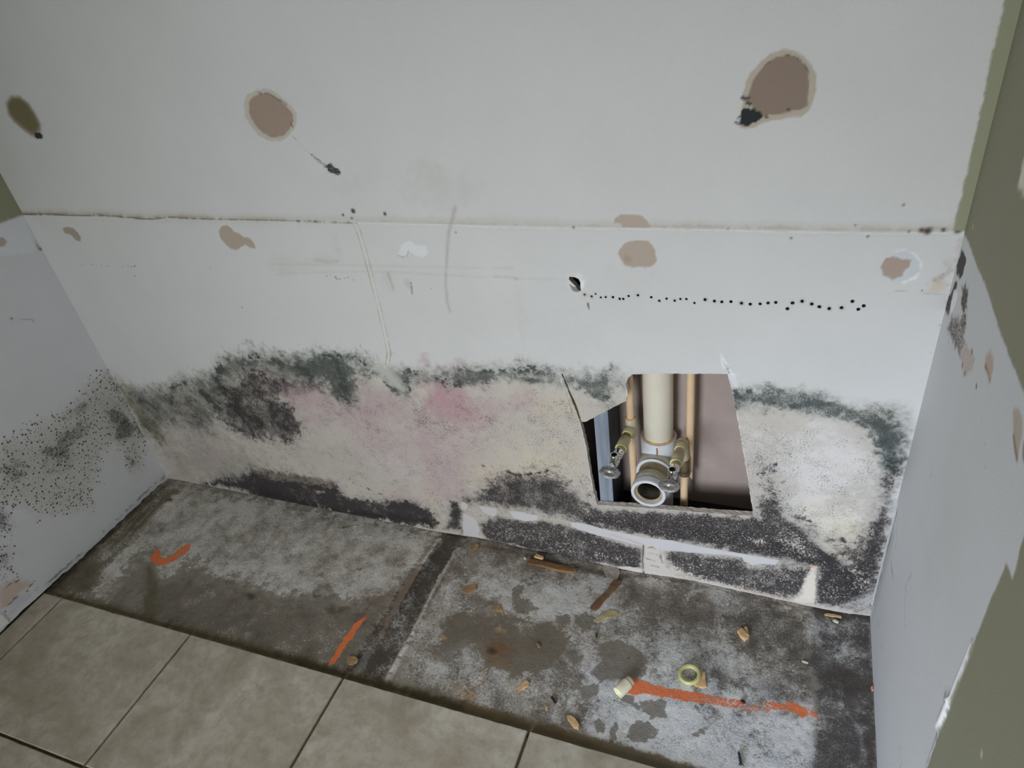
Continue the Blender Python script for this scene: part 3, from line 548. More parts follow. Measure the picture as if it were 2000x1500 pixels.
    for c, r in [((1.8791,0.3637),0.0031),((1.8853,0.3614),0.0021),((1.8841,0.3786),0.0024),((1.8307,0.4408),0.0024),((1.8574,0.3314),0.0025),((1.7154,0.4241),0.0022)]:
        p.tint(p.blob(c, r * 1.6, r), col(86, 66, 52, 190), .8)
    p.tint(p.blob((1.0792,0.2483), .008, .006), col(60, 48, 48), .9)
    black([(1.8913,0.4327),(1.9052,0.4056),(1.908,0.3383),(1.9108,0.2463),(1.9143,0.1317),(1.921,-0.0019),(1.857,-0.0179),(1.8613,0.1012),(1.8743,0.2093),(1.8795,0.3064),(1.8848,0.3713)], .006, .006, .66, .5)
    black([(1.356,0.1429),(1.5249,0.1664),(1.6794,0.1833),(1.7576,0.1801),(1.8376,0.1408),(1.8633,0.0861),(1.8042,0.1007),(1.653,0.1149),(1.4922,0.1139),(1.378,0.1154)], .005, .005, .82, .6)
    black([(1.075,0.1916),(1.1224,0.2328),(1.1975,0.2393),(1.2585,0.2511),(1.3023,0.2137),(1.3214,0.1544),(1.2602,0.1407),(1.1607,0.1435),(1.0665,0.123)], .006, .008, .62, .35)
    s = p.line([(1.861,0.4852),(1.8802,0.4425),(1.8929,0.3973)], [.018, .020, .014], .014, .005); p.tint(s, col(84, 92, 92, 190), .7); p.dens(s, 1, .55)
    s = p.line([(1.1447,0.2134),(1.2242,0.2628),(1.2935,0.2502),(1.3248,0.2028)], .012, .026, .008); p.dens(s, 0, .46)
    # pale flakes that let the paper show through the black
    for q in (P1, P2, P3):
        p.dens(p.poly(q, .01, .01), 2, .30)
    p.dens(p.line([(1.5077,0.0137),(1.5715,-0.0064),(1.6598,-0.0114),(1.7453,-0.0195),(1.8068,-0.0171),(1.8513,-0.0198)], .012, .014, .006), 2, .56)
    p.dens(p.poly([(1.7017,0.2284),(1.7491,0.2104),(1.7857,0.1842),(1.8024,0.1344),(1.7654,0.1182),(1.6908,0.1604)], .02, .01), 2, .46)
    p.dens(p.blob((1.6755,0.1504), .05, .025), 2, .5)
    p.dens(p.poly([(1.2027,-0.0053),(1.2538,-0.0136),(1.3556,0.0032),(1.3845,-0.0068),(1.4328,-0.0004),(1.4246,0.0463),(1.3379,0.0374)], .02, .01), 2, .45)
    p.dens(p.poly([(1.8489,0.1248),(1.8874,0.1513),(1.9093,0.0878),(1.9006,0.0346),(1.872,0.0486)], .02, .01), 2, .45)
    wv = (fbm(P, .035, 51) - .5) * .40 + (fbm(P, .010, 57) - .5) * .30
    for k in (0, 1):
        p.sp[:, k] = np.clip(p.sp[:, k] * (1 + 1.2 * wv) + wv * .25 * (p.sp[:, k] > .05), 0, 1)
    # peeled strip of white paint with torn lower edge
    p.ms = 1.0; p.mr = 1.0
    STRIPS = [[(0.9949,0.1106),(1.006,0.1172),(1.0146,0.11),(1.0096,0.0914),(0.9966,0.0899)], [(1.0461,0.1134),(1.0918,0.1152),(1.091,0.0992),(1.0819,0.0853),(1.0635,0.0881),(1.0515,0.0973)],
              [(1.1242,0.1135),(1.1547,0.117),(1.2001,0.1124),(1.1935,0.0986),(1.1613,0.0877),(1.1332,0.0915)], [(0.9989,0.0784),(1.0142,0.0712),(1.0289,0.0603),(1.0358,0.0294),(1.0285,0.0093),(1.0453,-0.0074),(1.0173,-0.0069),(0.9894,-0.0041),(0.9901,0.0368)],
              [(1.2747,0.1108),(1.3042,0.1144),(1.3422,0.1081),(1.3893,0.1049),(1.4446,0.102),(1.4988,0.1071),(1.569,0.1042),(1.6536,0.1039),(1.727,0.1045),(1.7202,0.088),(1.6959,0.0864),(1.6761,0.0744),(1.6589,0.0827),(1.6542,0.0931),(1.6207,0.0906),(1.5694,0.0834),(1.5255,0.0797),(1.4897,0.0703),(1.4532,0.0729),(1.4162,0.0748),(1.3881,0.0778),(1.355,0.0817),(1.3264,0.0861),(1.2927,0.0915),(1.2784,0.0968)]]
    for q in STRIPS:
        s = p.poly(q, .0014, .0016); p.tint(s, col(184, 181, 180, 192)); p.clear(s, 1); p.relief(s, .0007)
    p.tint(p.line([(1.1999,0.1103),(1.2401,0.1108),(1.2747,0.1108)], .004, .004, .004), col(176, 166, 150, 190), .7)
    p.tint(p.line([(1.3699,0.0934),(1.4026,0.0882),(1.4395,0.0787)], .002, .003, .002), col(170, 152, 134, 190), .6)
    s = p.poly([(1.4468,0.0779),(1.4852,0.0758),(1.4886,0.0497),(1.4916,0.0161),(1.5169,-0.0104),(1.4798,-0.0155),(1.4467,-0.0179)], .003, .003); p.tint(s, col(186, 178, 170, 190)); p.clear(s, .9)
    for q in [[(1.4508,0.0702),(1.4624,0.0753),(1.4692,0.0717)],[(1.4551,0.0544),(1.4758,0.0531)],[(1.4806,0.0713),(1.4826,0.0413),(1.4871,0.0287)],[(1.4524,0.0331),(1.4686,0.0306)],[(1.4614,0.0146),(1.48,0.0114)]]:
        p.tint(p.line(q, .0006, .001, .002), col(96, 88, 86, 190), .7)
    p.tint(p.line([(1.4441,0.0772),(1.4421,0.0303),(1.4433,0.0025),(1.4447,-0.0199)], [.0016, .0011, .0011, .002], .001), col(26, 24, 26), .95)
    s = p.poly([(1.3856,-0.0151),(1.4087,-0.0057),(1.4412,-0.0051),(1.4417,-0.0251),(1.4128,-0.0262),(1.3861,-0.0266)], .003, .003); p.tint(s, col(200, 192, 186, 192), .9); p.clear(s, .7)
    s = p.poly([(1.7797,0.0518),(1.7908,0.0988),(1.8001,0.1026),(1.8057,-0.0141),(1.7618,-0.0178),(1.7756,0.0105)], .004, .005); p.tint(s, col(206, 196, 182, 192), .9); p.clear(s, .75)
    p.tint(p.line([(1.7833,0.103),(1.7979,0.1046)], .003, .003, .002), col(196, 160, 134, 192), .8)
    p.tint(p.line([(1.8006,0.1015),(1.8063,-0.0125)], .0006, .001), BR, .7)
    # torn paper along the bottom edge
    BOT = [(0.6664,-0.02),(0.9144,-0.017),(1.0153,-0.0183),(1.1134,-0.0138),(1.2203,-0.0116),(1.3475,-0.0098)]
    p.tint(p.line([(a, -1.22 * float(np.interp(a, BULGE_X, BULGE_Y)) + .004) for a, b in BOT], .0018, .002, .0015), col(176, 172, 166, 190), .7)
    p.tint(p.line([(0.0607,-0.008),(0.3259,-0.0114),(0.5665,-0.0231),(0.7616,-0.0212)], .0012, .0016, .0015), col(150, 142, 130, 178), .6)
    s = p.line([(1.4326,-0.0076),(1.5262,-0.0127),(1.6382,-0.0145),(1.7453,-0.0195),(1.8177,-0.024),(1.8766,-0.0166)], .004, .005, .003); p.tint(s, col(196, 186, 176, 192), .7); p.clear(s, .5)
    p.tint(p.line([(1.6488,-0.0078),(1.7343,-0.0126),(1.7768,-0.0234)], .0022, .003, .002), col(170, 132, 106, 190), .45)
    s = p.poly([(1.8622,0.0196),(1.9077,0.054),(1.9149,0.0045),(1.8518,-0.0073)], .008, .006); p.tint(s, col(176, 170, 166, 192), .6); p.clear(s, .4)
    # fresh scratches by the opening
    SCR = col(226, 226, 226)
    for q in [[(1.5903,0.6037),(1.5937,0.5852),(1.5973,0.5722)],[(1.5912,0.6019),(1.6024,0.5815)],[(1.6024,0.5815),(1.6114,0.5641),(1.6199,0.5456),(1.6211,0.5339)],[(1.6119,0.5525),(1.6172,0.5374)],[(1.6038,0.5632),(1.622,0.5633)],[(1.2906,0.5326),(1.2937,0.4985),(1.2981,0.4636),(1.3014,0.4368)],[(1.2884,0.5324),(1.2904,0.5025)]]:
        p.tint(p.line(q, .0008, .0011, .0008), SCR, .85)
    p.tint(p.line([(1.6024,0.5815),(1.6062,0.5635)], .0006, .0008), col(60, 60, 62), .8)
    p.tint(p.poly([(1.6044,0.5625),(1.619,0.5626),(1.6229,0.5341),(1.6148,0.5371)], .002, .002), col(200, 202, 204), .5)
    p.tint(p.line([(1.2941,0.5029),(1.2996,0.4593),(1.3063,0.4283)], .0010, .002, .001), col(150, 132, 104), .7)
    p.tint(p.poly([(1.4206,0.5305),(1.4294,0.5377),(1.4344,0.532),(1.4271,0.5187),(1.4225,0.4885),(1.419,0.488)], .002, .001), col(206, 202, 198), .8)
    p.tint(p.line([(1.3184,0.4201),(1.3297,0.3371),(1.333,0.2728),(1.342,0.1813)], .0012, .002, .001), col(206, 196, 184), .5)
    p.tint(p.line([(1.6215,0.4854),(1.6352,0.412),(1.6499,0.3329),(1.6632,0.2528)], .0010, .0015, .001), col(214, 208, 198), .5)
    # tan and soot near the right corner
    s = p.poly([(1.8837,0.7518),(1.8909,0.7612),(1.9042,0.7653),(1.9074,0.744),(1.8836,0.7426)], .006, .004); p.tint(s, col(172, 160, 142, 172), .85)
    s = p.poly([(1.8821,0.7608),(1.8924,0.7813),(1.9066,0.7971),(1.9092,0.8268),(1.9138,0.8123),(1.9117,0.7712),(1.9061,0.7553)], .008, .006); p.tint(s, col(148, 138, 130, 168), .7); p.dens(s, 0, .34)
    p.tint(p.line([(1.8417,0.743),(1.8639,0.7415),(1.884,0.7404),(1.9071,0.7406)], .0007, .0012, .0006), col(140, 136, 120, 172), .6)
    for c, r in [((1.8802,0.7466),0.001),((1.876,0.745),0.0008),((1.8698,0.7442),0.0004),((1.8939,0.7641),0.0006),((1.8988,0.7706),0.0006),((1.8728,0.8593),0.0004),((1.8901,0.8541),0.0003),((1.8601,0.8401),0.0011),((1.8905,0.8408),0.0011),((1.9011,0.8338),0.0011),((1.8791,0.6581),0.001),((1.9099,0.6878),0.0007),((1.9088,0.6743),0.0007),((1.908,0.638),0.0006)]:
        p.tint(p.blob(c, r * 1.5, r * 1.1), col(74, 60, 50, 168), .85)
    # patch where the render's left corner meets the side wall
    p.tint(p.line([(0.0057,0.0022),(0.0046,0.1117),(-0.0085,0.2611),(-0.0025,0.398)], .004, .006, .002), col(150, 146, 134, 178), .4)
    return p

BULGE_X = [0, .30, .636, .90, 1.03, 1.154, 1.29, 1.44, 1.55, 1.66, 1.765, 1.825, 1.87, 1.92]
BULGE_Y = [0, .002, .006, .0095, .005, .0147, .016, .0165, .010, .0148, .0185, .0205, .019, .014]
def to_back(W, h):
    # the foot of the board has swollen, leans out over the slab and curls up in places
    x, v = W[:, 0], W[:, 1]; f = np.clip(1 - v / .16, 0, 1) ** 2
    B = np.interp(x, BULGE_X, BULGE_Y)
    lift = np.interp(x, [0, .98, 1.02, 1.08, 1.14, 1.19, 1.30, 1.34, 1.36, 1.9], [.0015, .0015, .003, .006, .008, .009, .009, .005, .001, .001])
    lift = lift + .0016 * (vnoise(np.stack([x, x * 0], 1), .013, 8) - .5)
    return np.stack([x, -h - B * f, np.maximum(v + 1.22 * B * f, np.clip(lift, 0, 1))], 1)

M_BACK = stained('stained_plasterboard', [
    (1, col(50, 56, 52, 188), 380, 4, .65, 0.3, 1.0, .20, .80),
    (0, col(30, 25, 27, 188), 340, 5, .70, 0.5, 1.0, .15, .93),
    (2, col(196, 187, 176, 190), 250, 5, .68, 0.5, 1.0, .12, .85)], rough=.82, mott=.035, mott_scale=7, grain=.035, grain_scale=420, bump=.22, bump_scale=380)
U = grid_axis([(0, RW_X, .002)])
V = grid_axis([(-.030, .60, .002), (.60, .90, .0025), (.90, 1.28, .0025), (1.28, 1.50, .02), (1.50, 2.4, .3)])
wall_back, RIMS = surface('wall_back', U, V, to_back, paint_back, M_BACK, HOLES)

# cut faces of the board in every opening
M_GYP = plain('gypsum_core', col(196, 192, 188, 190), .9, c2=col(150, 142, 134, 190), scale=140, bump=.5, bscale=400)
M_GYPD = plain('dusty_gypsum_core', col(204, 196, 188, 190), .9, c2=col(168, 158, 148, 190), scale=90, bump=.4, bscale=400)
def rim(name, poly, depth, mat, taper=0.0, rough=0.0):
    bm = bmesh.new(); c = np.mean(poly, 0); r = random.Random(3)
    rings = []
    for k, t in enumerate((0, .35, .7, 1.0)):
        rings.append([bm.verts.new((x + (c[0] - x) * taper * t + (r.uniform(-rough, rough) if k else 0), depth * t, z + (c[1] - z) * taper * t + (r.uniform(-rough, rough) if k else 0))) for x, z in poly])
    n = len(poly)
    for a, b in zip(rings, rings[1:]):
        for k in range(n): bm.faces.new((a[k], a[(k + 1) % n], b[(k + 1) % n], b[k]))
    return bm_obj(name, bm, mat, wall_back)
rim('sawn_edge', OPENING, .0127, M_GYPD, 0, .0006)
rim('broken_edge', PUNCHED, .0127, M_GYP, -.1, .0008)
M_DRILL = plain('drilled_gypsum', col(120, 112, 106, 190), .95, c2=col(60, 54, 50, 190), scale=300, bump=0)
for q in HOLES[2:]: rim('drill_hole', q, .0127, M_DRILL, .12)

# ---- hollow of the wall behind the board
M_TAUPE = plain('taupe_paper_board', col(142, 128, 121, 178), .9, var=.05, scale=18, bump=.12, bscale=500)
M_DARK = plain('near_black_backing', (.018, .015, .012), .95, var=.3, scale=60, bump=.3)  # near-black; covers the sole plate and the backing behind the left wall
bm = bmesh.new(); box(bm, -.013, RW_X + .02, .1045, .117, .0, 2.4); struct(bm_obj('wall_cavity', bm, M_TAUPE))
bm = bmesh.new(); box(bm, 0.0, RW_X, .0135, .1045, .0, .135); struct(bm_obj('trim_1', bm, M_DARK))

# ================================================================== LEFT WALL  (u = -y, v = z)
def paint_left(P):
    p = Paint(P, col(196, 197, 201))
    p.rgb *= (1 + .05 * (fbm(P, .3, 12) - .5))[:, None]
    p.tint(p.poly([(-.01, H_TOP - .001), (.05, H_TOP + .002), (.25, H_TOP), (2.6, H_TOP), (2.6, 2.6), (-.01, 2.6)], .0025, .002), col(122, 123, 102, 172))
    p.tint(p.poly([(.60, -.1), (2.6, -.1), (2.6, 2.6), (.60, 2.6)], .003, .002), col(122, 123, 102, 172))
    s = p.poly([(0.0031,0.8371),(0.0055,0.7958),(0.0125,0.7555),(0.0544,0.7621),(0.098,0.7803),(0.1383,0.7996),(0.1098,0.8457),(0.0605,0.8414)], .004, .004); p.tint(s, col(206, 208, 216), .7)
    s = p.poly([(0.0872,0.8195),(0.0691,0.8101),(0.0676,0.7993),(0.0776,0.7962),(0.0986,0.8009)], .002, .002); p.tint(s, col(150, 138, 128, 186), .8)
    s = p.poly([(0.0048,0.7814),(0.0021,0.7732),(0.0018,0.7568),(-0.0009,0.7485),(0.0103,0.7514),(0.0085,0.7669)], .003, .004); p.tint(s, col(84, 78, 74, 170), .75)
    p.tint(p.blob((0.0034,0.7543), .010, .008), col(50, 46, 44), .9)
    p.tint(p.blob((0.1499,0.6452), .006, .005), col(70, 66, 62), .9)
    p.tint(p.line([(0.1365,0.635),(0.1241,0.6267),(0.1102,0.6206),(0.1069,0.6091)], .0008, .0014, .001), col(96, 92, 88), .8)
    # spotty mould
    s = p.poly([(0.0044,0.3946),(-0.0029,0.3417),(0.0023,0.265),(0.0035,0.1682),(0.0614,0.0811),(0.0738,0.1197),(0.071,0.171),(0.0909,0.2267),(0.1316,0.2224),(0.1802,0.1616),(0.2416,0.1205),(0.3195,0.165),(0.3738,0.2502),(0.4054,0.3105),(0.3429,0.4122),(0.2627,0.3907),(0.2112,0.3893),(0.1377,0.3732),(0.0653,0.3959)], .03, .012)
    p.tint(s, col(172, 169, 160, 184), .6); p.dens(s, 0, .30); p.dens(s, 3, .62)
    for c, rx, rz, v in [((0.2135,0.3037),0.0731,0.0511,0,0.75),((0.0427,0.2643),0.0399,0.0552,0,0.85),((0.0451,0.2151),0.041,0.0357,0,0.8),((0.3383,0.341),0.0471,0.0523,0,0.6),((0.1176,0.3581),0.0611,0.0284,0,0.5),((0.0685,0.1287),0.0303,0.0312,0,0.75),((0.1517,0.3011),0.0615,0.0429,0,0.5),((0.4192,0.241),0.0258,0.0526,0,0.7),((0.4652,0.1659),0.035,0.0532,0,0.55),((0.2569,0.2687),0.0723,0.0278,0,0.5)] and [(c, rx, rz, a) for c, rx, rz, k, a in [((0.2135,0.3037),0.0731,0.0511,0,0.75),((0.0427,0.2643),0.0399,0.0552,0,0.85),((0.0451,0.2151),0.041,0.0357,0,0.8),((0.3383,0.341),0.0471,0.0523,0,0.6),((0.1176,0.3581),0.0611,0.0284,0,0.5),((0.0685,0.1287),0.0303,0.0312,0,0.75),((0.1517,0.3011),0.0615,0.0429,0,0.5),((0.4192,0.241),0.0258,0.0526,0,0.7),((0.4652,0.1659),0.035,0.0532,0,0.55),((0.2569,0.2687),0.0723,0.0278,0,0.5)]]:
        s = p.blob(c, rx * 1.3, rz * 1.3); p.dens(s, 3, min(.98, v + .35)); p.dens(s, 0, .28 + .40 * v); p.tint(s, col(126, 127, 122, 184), .45 * v)
    s = p.line([(0.0069,0.3904),(0.0031,0.3093),(0.0033,0.2401),(0.0083,0.1721)], .006, .012, .004); p.dens(s, 0, .5); p.tint(s, col(140, 138, 128, 180), .4)
    # ragged, dirty foot of the wall
    FT = [(-0.002,-0.005),(0.0997,0.0031),(0.2316,0.0045),(0.3409,0.0061),(0.4263,0.0092)]
    p.tint(p.line([(a, .007) for a, b in FT], .004, .004, .003), col(176, 174, 178), .6)
    p.tint(p.line([(a, .016) for a, b in FT], .0007, .0011, .004), col(96, 92, 92), .7)
    s = p.blob((0.0104,0.0189), .02, .02); p.tint(s, col(130, 126, 122, 170), .6)
    s = p.poly([(0.5084,0.1114),(0.4936,0.1067),(0.4761,0.0992),(0.4521,0.057),(0.4805,0.0585),(0.5191,0.052),(0.5382,0.0628)], .01, .006); p.tint(s, col(170, 150, 136, 176), .75)
    for q, w in [([(0.4433,0.0575),(0.454,0.0538),(0.4814,0.057),(0.5058,0.0572),(0.5297,0.0574)],0.0008),([(0.5297,0.0574),(0.5349,0.0392)],0.0012),([(0.4994,0.1004),(0.4857,0.1)],0.0005),([(0.4745,0.0919),(0.4711,0.0873)],0.0007),([(0.4353,0.0424),(0.4519,0.0292)],0.0009),([(0.4574,0.0552),(0.4709,0.0469)],0.0011)]:
        p.tint(p.line(q, w * .5, w * .6, .003), col(72, 66, 56, 170), .85)
    s = p.poly([(0.5035,0.0543),(0.4819,0.0494),(0.4647,0.0364),(0.4724,0.0237),(0.5067,0.0223),(0.532,0.0243),(0.5308,0.0394)], .004, .003); p.tint(s, col(176, 174, 184, 176), .9)
    s = p.poly([(0.546,0.0755),(0.5429,0.0552),(0.5391,0.042),(0.5396,0.0119),(0.54,0.0012),(0.5701,0.0108),(0.5833,0.0148)], .003, .002); p.tint(s, col(214, 220, 240, 186), 1); p.relief(s, .003); p.clear(s, 1)
    return p
def lift_left(P):
    W = P.copy(); n = vnoise(np.stack([P[:, 0], P[:, 0] * 0], 1), .016, 4) + .5 * vnoise(np.stack([P[:, 0], P[:, 0] * 0], 1), .006, 6)
    base = np.interp(P[:, 0], [0, .03, .1, .35, .41, .43, .46, .6, .62, 3], [.001, .004, .006, .008, .014, .012, .016, .014, .012, .012])
    W[:, 1] += (base + .004 * (n - .75)) * np.clip(1 - P[:, 1] / .04, 0, 1)
    return W
M_LEFT = stained('mould_spotted_plasterboard', [
    (0, col(60, 60, 57, 184), 260, 4, .7, .4, 1.0, .14, .75)], rough=.82, mott=.035, mott_scale=8, grain=.03, bump=.15,
    dots=(3, col(46, 46, 44, 184), 165, .50))
U = grid_axis([(0, .70, .003), (.70, 1.2, .05), (1.2, 2.42, .3)]); V = grid_axis([(0, 1.05, .003), (1.05, 2.4, .15)])
surface('wall_left', U, V, lambda W, h: np.stack([h, -W[:, 0], W[:, 1]], 1), paint_left, M_LEFT, flip=False, warp=lift_left)
bm = bmesh.new(); box(bm, -.035, -.012, -2.42, .02, 0, 2.4); bm_o = struct(bm_obj('trim_2', bm, M_DARK))

# ================================================================== RIGHT WALL (u = -y, v = z)
def paint_right(P):
    p = Paint(P, GREEN)
    p.rgb *= (1 + .06 * (fbm(P, .3, 22) - .5))[:, None]
    edge = [(0.5002,0.7179),(0.5025,0.7006),(0.4989,0.6567),(0.5003,0.6133),(0.5003,0.5834),(0.4986,0.5368),(0.4976,0.4774),(0.4948,0.4135),(0.5061,0.3364)]
    spike = [(0.5082,0.8064),(0.5138,0.7728),(0.5161,0.7571),(0.5235,0.7348),(0.525,0.7221),(0.5113,0.7207)]
    WH = [(-.02, -.02), (-.02, .843)] + [(-0.0092,0.8362),(0.0444,0.8406),(0.1172,0.8409),(0.1771,0.8469),(0.2678,0.8435),(0.3399,0.8465),(0.4018,0.8497)] + [(.53, .85)] + spike + edge + [(.522, .18), (.524, -.02)]
    s = p.poly(WH, .0022, .0012); p.tint(s, col(182, 183, 184))
    g = p.poly(WH, .03, .0); 
    p.tint(p.blob((.30, .55), .20, .20), col(172, 172, 168), .3)
    # raised lip of old caulk at the edge of the cabinet line
    LIP = [(0.499,0.5841),(0.4994,0.5605),(0.499,0.5325),(0.4985,0.5032),(0.4992,0.4765)]
    p.tint(p.line(LIP, [.0012, .0024, .003, .003, .0035], .0015, .0008), col(206, 207, 212), .95); p.relief(p.line(LIP, .003, .003), .003)
    p.tint(p.line([(a - .0045, b) for a, b in LIP], .0006, .0012, .0006), col(110, 108, 106), .7)
    L2 = [(0.4988,0.4722),(0.4984,0.4497),(0.4974,0.4237),(0.4962,0.4128)]
    p.tint(p.line(L2, [.004, .006, .006, .004], .0018, .003), col(226, 228, 236), 1); p.relief(p.line(L2, .005, .003), .004)
    p.tint(p.blob((0.4866,0.456), .012, .012), col(120, 116, 110), .8); p.tint(p.blob((0.4889,0.4282), .008, .016), col(120, 116, 110), .7)
    p.tint(p.line([(0.4974,0.4102),(0.4999,0.3911),(0.5007,0.3601),(0.5039,0.3321)], .0010, .0014, .001), col(130, 128, 124), .8)
    p.tint(p.line([(0.5005,0.4164),(0.5034,0.3973),(0.5043,0.3666),(0.5074,0.339)], .0012, .0014, .001), col(206, 208, 212), .8)
    # soot, scraped paper and stains near the corner
    K = col(62, 58, 54, 168); BRN = col(112, 94, 84, 168)
    s = p.poly([(0.0084,0.8183),(0.0283,0.8214),(0.0455,0.8153),(0.0497,0.8008),(0.0405,0.7897),(0.0191,0.7809),(0.0029,0.7858),(0.0049,0.8018)], .003, .005); p.dens(s, 0, .75); p.tint(s, K, .6)
    s = p.poly([(0.0192,0.7766),(0.0368,0.7835),(0.0352,0.7676),(0.0277,0.7413),(0.0269,0.7238),(0.0074,0.7161),(-0.0011,0.7253),(0.0031,0.7459)], .003, .005); p.dens(s, 0, .7); p.tint(s, K, .55)
    s = p.poly([(0.0576,0.788),(0.0776,0.7964),(0.1042,0.7962),(0.1154,0.7818),(0.104,0.769),(0.0807,0.7665),(0.0728,0.7792)], .004, .005); p.dens(s, 0, .62); p.tint(s, BRN, .6)
    s = p.poly([(0.046,0.7267),(0.0777,0.7518),(0.1193,0.7757),(0.1402,0.7671),(0.1411,0.7551),(0.1719,0.7595),(0.1395,0.7326),(0.1126,0.7154),(0.0644,0.7033),(0.0404,0.7074)], .006, .007); p.dens(s, 0, .5); p.tint(s, col(128, 118, 112, 168), .7)
    s = p.poly([(0.1226,0.7262),(0.1534,0.7479),(0.1887,0.764),(0.2141,0.7662),(0.2257,0.7557),(0.2036,0.7332),(0.1881,0.7237),(0.1604,0.7244)], .004, .005); p.tint(s, col(150, 136, 126, 168), .7); p.dens(s, 0, .3)
    for q, w in [([(0.1278,0.7273),(0.1583,0.7295),(0.1813,0.7276),(0.197,0.7297)],0.0033),([(0.0559,0.7212),(0.0831,0.7149),(0.1107,0.7164)],0.0026),([(0.1887,0.764),(0.2141,0.7662),(0.2299,0.7545)],0.0011),([(0.2304,0.7528),(0.2533,0.7524),(0.2659,0.7514)],0.0007)]:
        s = p.line(q, w * .5, w * .6, .003); p.tint(s, col(88, 66, 58, 168), .8)
    s = p.poly([(0.0234,0.7569),(0.039,0.7696),(0.0546,0.765),(0.0512,0.7499),(0.0418,0.7334),(0.0278,0.7368)], .003, .003); p.tint(s, col(200, 200, 204, 172), .8); p.clear(s, .8)
    p.tint(p.line([(0.0907,0.7485),(0.1227,0.7502),(0.1527,0.7559)], .001, .0015, .001), col(196, 190, 184, 172), .7)
    s = p.poly([(0.2542,0.7945),(0.2637,0.8072),(0.279,0.8125),(0.2925,0.8048),(0.2983,0.7939),(0.2981,0.788),(0.2899,0.7842),(0.2799,0.7906),(0.2606,0.7872)], .004, .003); p.tint(s, col(146, 126, 112, 168), .85)
    s = p.line([(0.2631,0.7888),(0.2836,0.7913),(0.2967,0.789)], .0016, .002, .001); p.tint(s, col(92, 68, 54, 168), .8)
    s = p.poly([(0.3883,0.8208),(0.4047,0.832),(0.4231,0.8296),(0.434,0.8206),(0.4368,0.8094),(0.4419,0.7977),(0.4275,0.7969),(0.4095,0.8029)], .003, .002); p.tint(s, col(142, 130, 118, 168), .9)
    p.tint(p.line([(0.4125,0.8053),(0.4266,0.8008),(0.4396,0.798)], .002, .002, .001), col(92, 78, 68, 168), .8)
    s = p.poly([(0.439,0.8202),(0.4539,0.8304),(0.4748,0.8153),(0.4588,0.8079),(0.4471,0.8114)], .003, .002); p.tint(s, col(110, 104, 94, 168), .9)
    for c, r in [((0.1659,0.5295),0.0018),((0.3418,0.7348),0.0016),((0.3641,0.7207),0.0014),((0.3083,0.7421),0.0013),((0.214,0.7007),0.0015),((-0.0372,0.464),0.0024)]:
        p.tint(p.blob(c, r * 1.3, r * 1.6), col(110, 104, 98), .8)
    # hairline cracks and scuffs
    for q in [[(0.2103,0.3607),(0.2108,0.3549),(0.2003,0.3293),(0.1991,0.3152),(0.2145,0.3191)],[(0.0402,0.3143),(0.0498,0.2938),(0.0746,0.2762),(0.0696,0.2437),(0.0853,0.2294),(0.1233,0.2418)],[(0.1593,0.1248),(0.1569,0.1035),(0.159,0.0936)],[(0.0938,0.0877),(0.0946,0.0757)],[(0.3969,0.187),(0.4092,0.1852),(0.428,0.1959),(0.4244,0.1766)],[(0.2095,0.311),(0.2257,0.2971),(0.2602,0.2905)],[(0.0638,0.2281),(0.104,0.2281)]]:
        p.tint(p.line(q, .0006, .0012, .0012), col(110, 108, 104), .65)
    # torn, dirty edge in the corner, with soft corner shade painted beside it
    CR = [(-0.0658,0.3168),(-0.0568,0.2582),(-0.0421,0.1956),(-0.0269,0.1307),(-0.0025,0.0738),(0.0105,0.0253)]
    p.tint(p.line([(.007, b) for a, b in CR], .005, .003, .003), col(214, 214, 218), .85); p.relief(p.line([(.007, b) for a, b in CR], .004, .004, .002), .002)
    p.tint(p.line([(.019, b) for a, b in CR], .002, .004, .003), col(92, 88, 86), .75)
    p.tint(p.line([(.034, b) for a, b in CR[1:]], .008, .020, .003), col(140, 138, 134), .45)
    # damaged plaster further out
    s = p.poly([(0.1817,0.996),(0.1817,1.0062),(0.2101,1.0223),(0.2513,1.0139),(0.2523,0.9916),(0.2145,0.9787),(0.1885,0.9758),(0.1844,0.9848)], .004, .004); p.tint(s, col(160, 158, 146, 150), .9); p.relief(s, -.001)
    for c, r in [((0.1885,0.9863),0.0014),((0.2109,0.9825),0.0014),((0.2062,0.9876),0.001)]: p.tint(p.blob(c, r * 1.5), col(60, 58, 44, 140), .9)
    p.tint(p.blob((0.0389,0.8636), .006), col(150, 150, 130, 150), .8)
    p.tint(p.blob((0.6068,0.5537), .006), col(176, 172, 150, 170), .8)
    return p
M_RIGHT = stained('half_painted_plasterboard', [
    (0, col(40, 36, 34, 170), 260, 5, .75, .6, 1.0, .08, .92)], rough=.8, mott=.03, mott_scale=6, grain=.03, bump=.12)
U = grid_axis([(0, .75, .0025), (.75, 1.2, .05), (1.2, 2.42, .3)]); V = grid_axis([(0, 1.18, .003), (1.18, 2.4, .15)])
surface('wall_right', U, V, lambda W, h: np.stack([RW_X - h, -W[:, 0], W[:, 1]], 1), paint_right, M_RIGHT, flip=True)

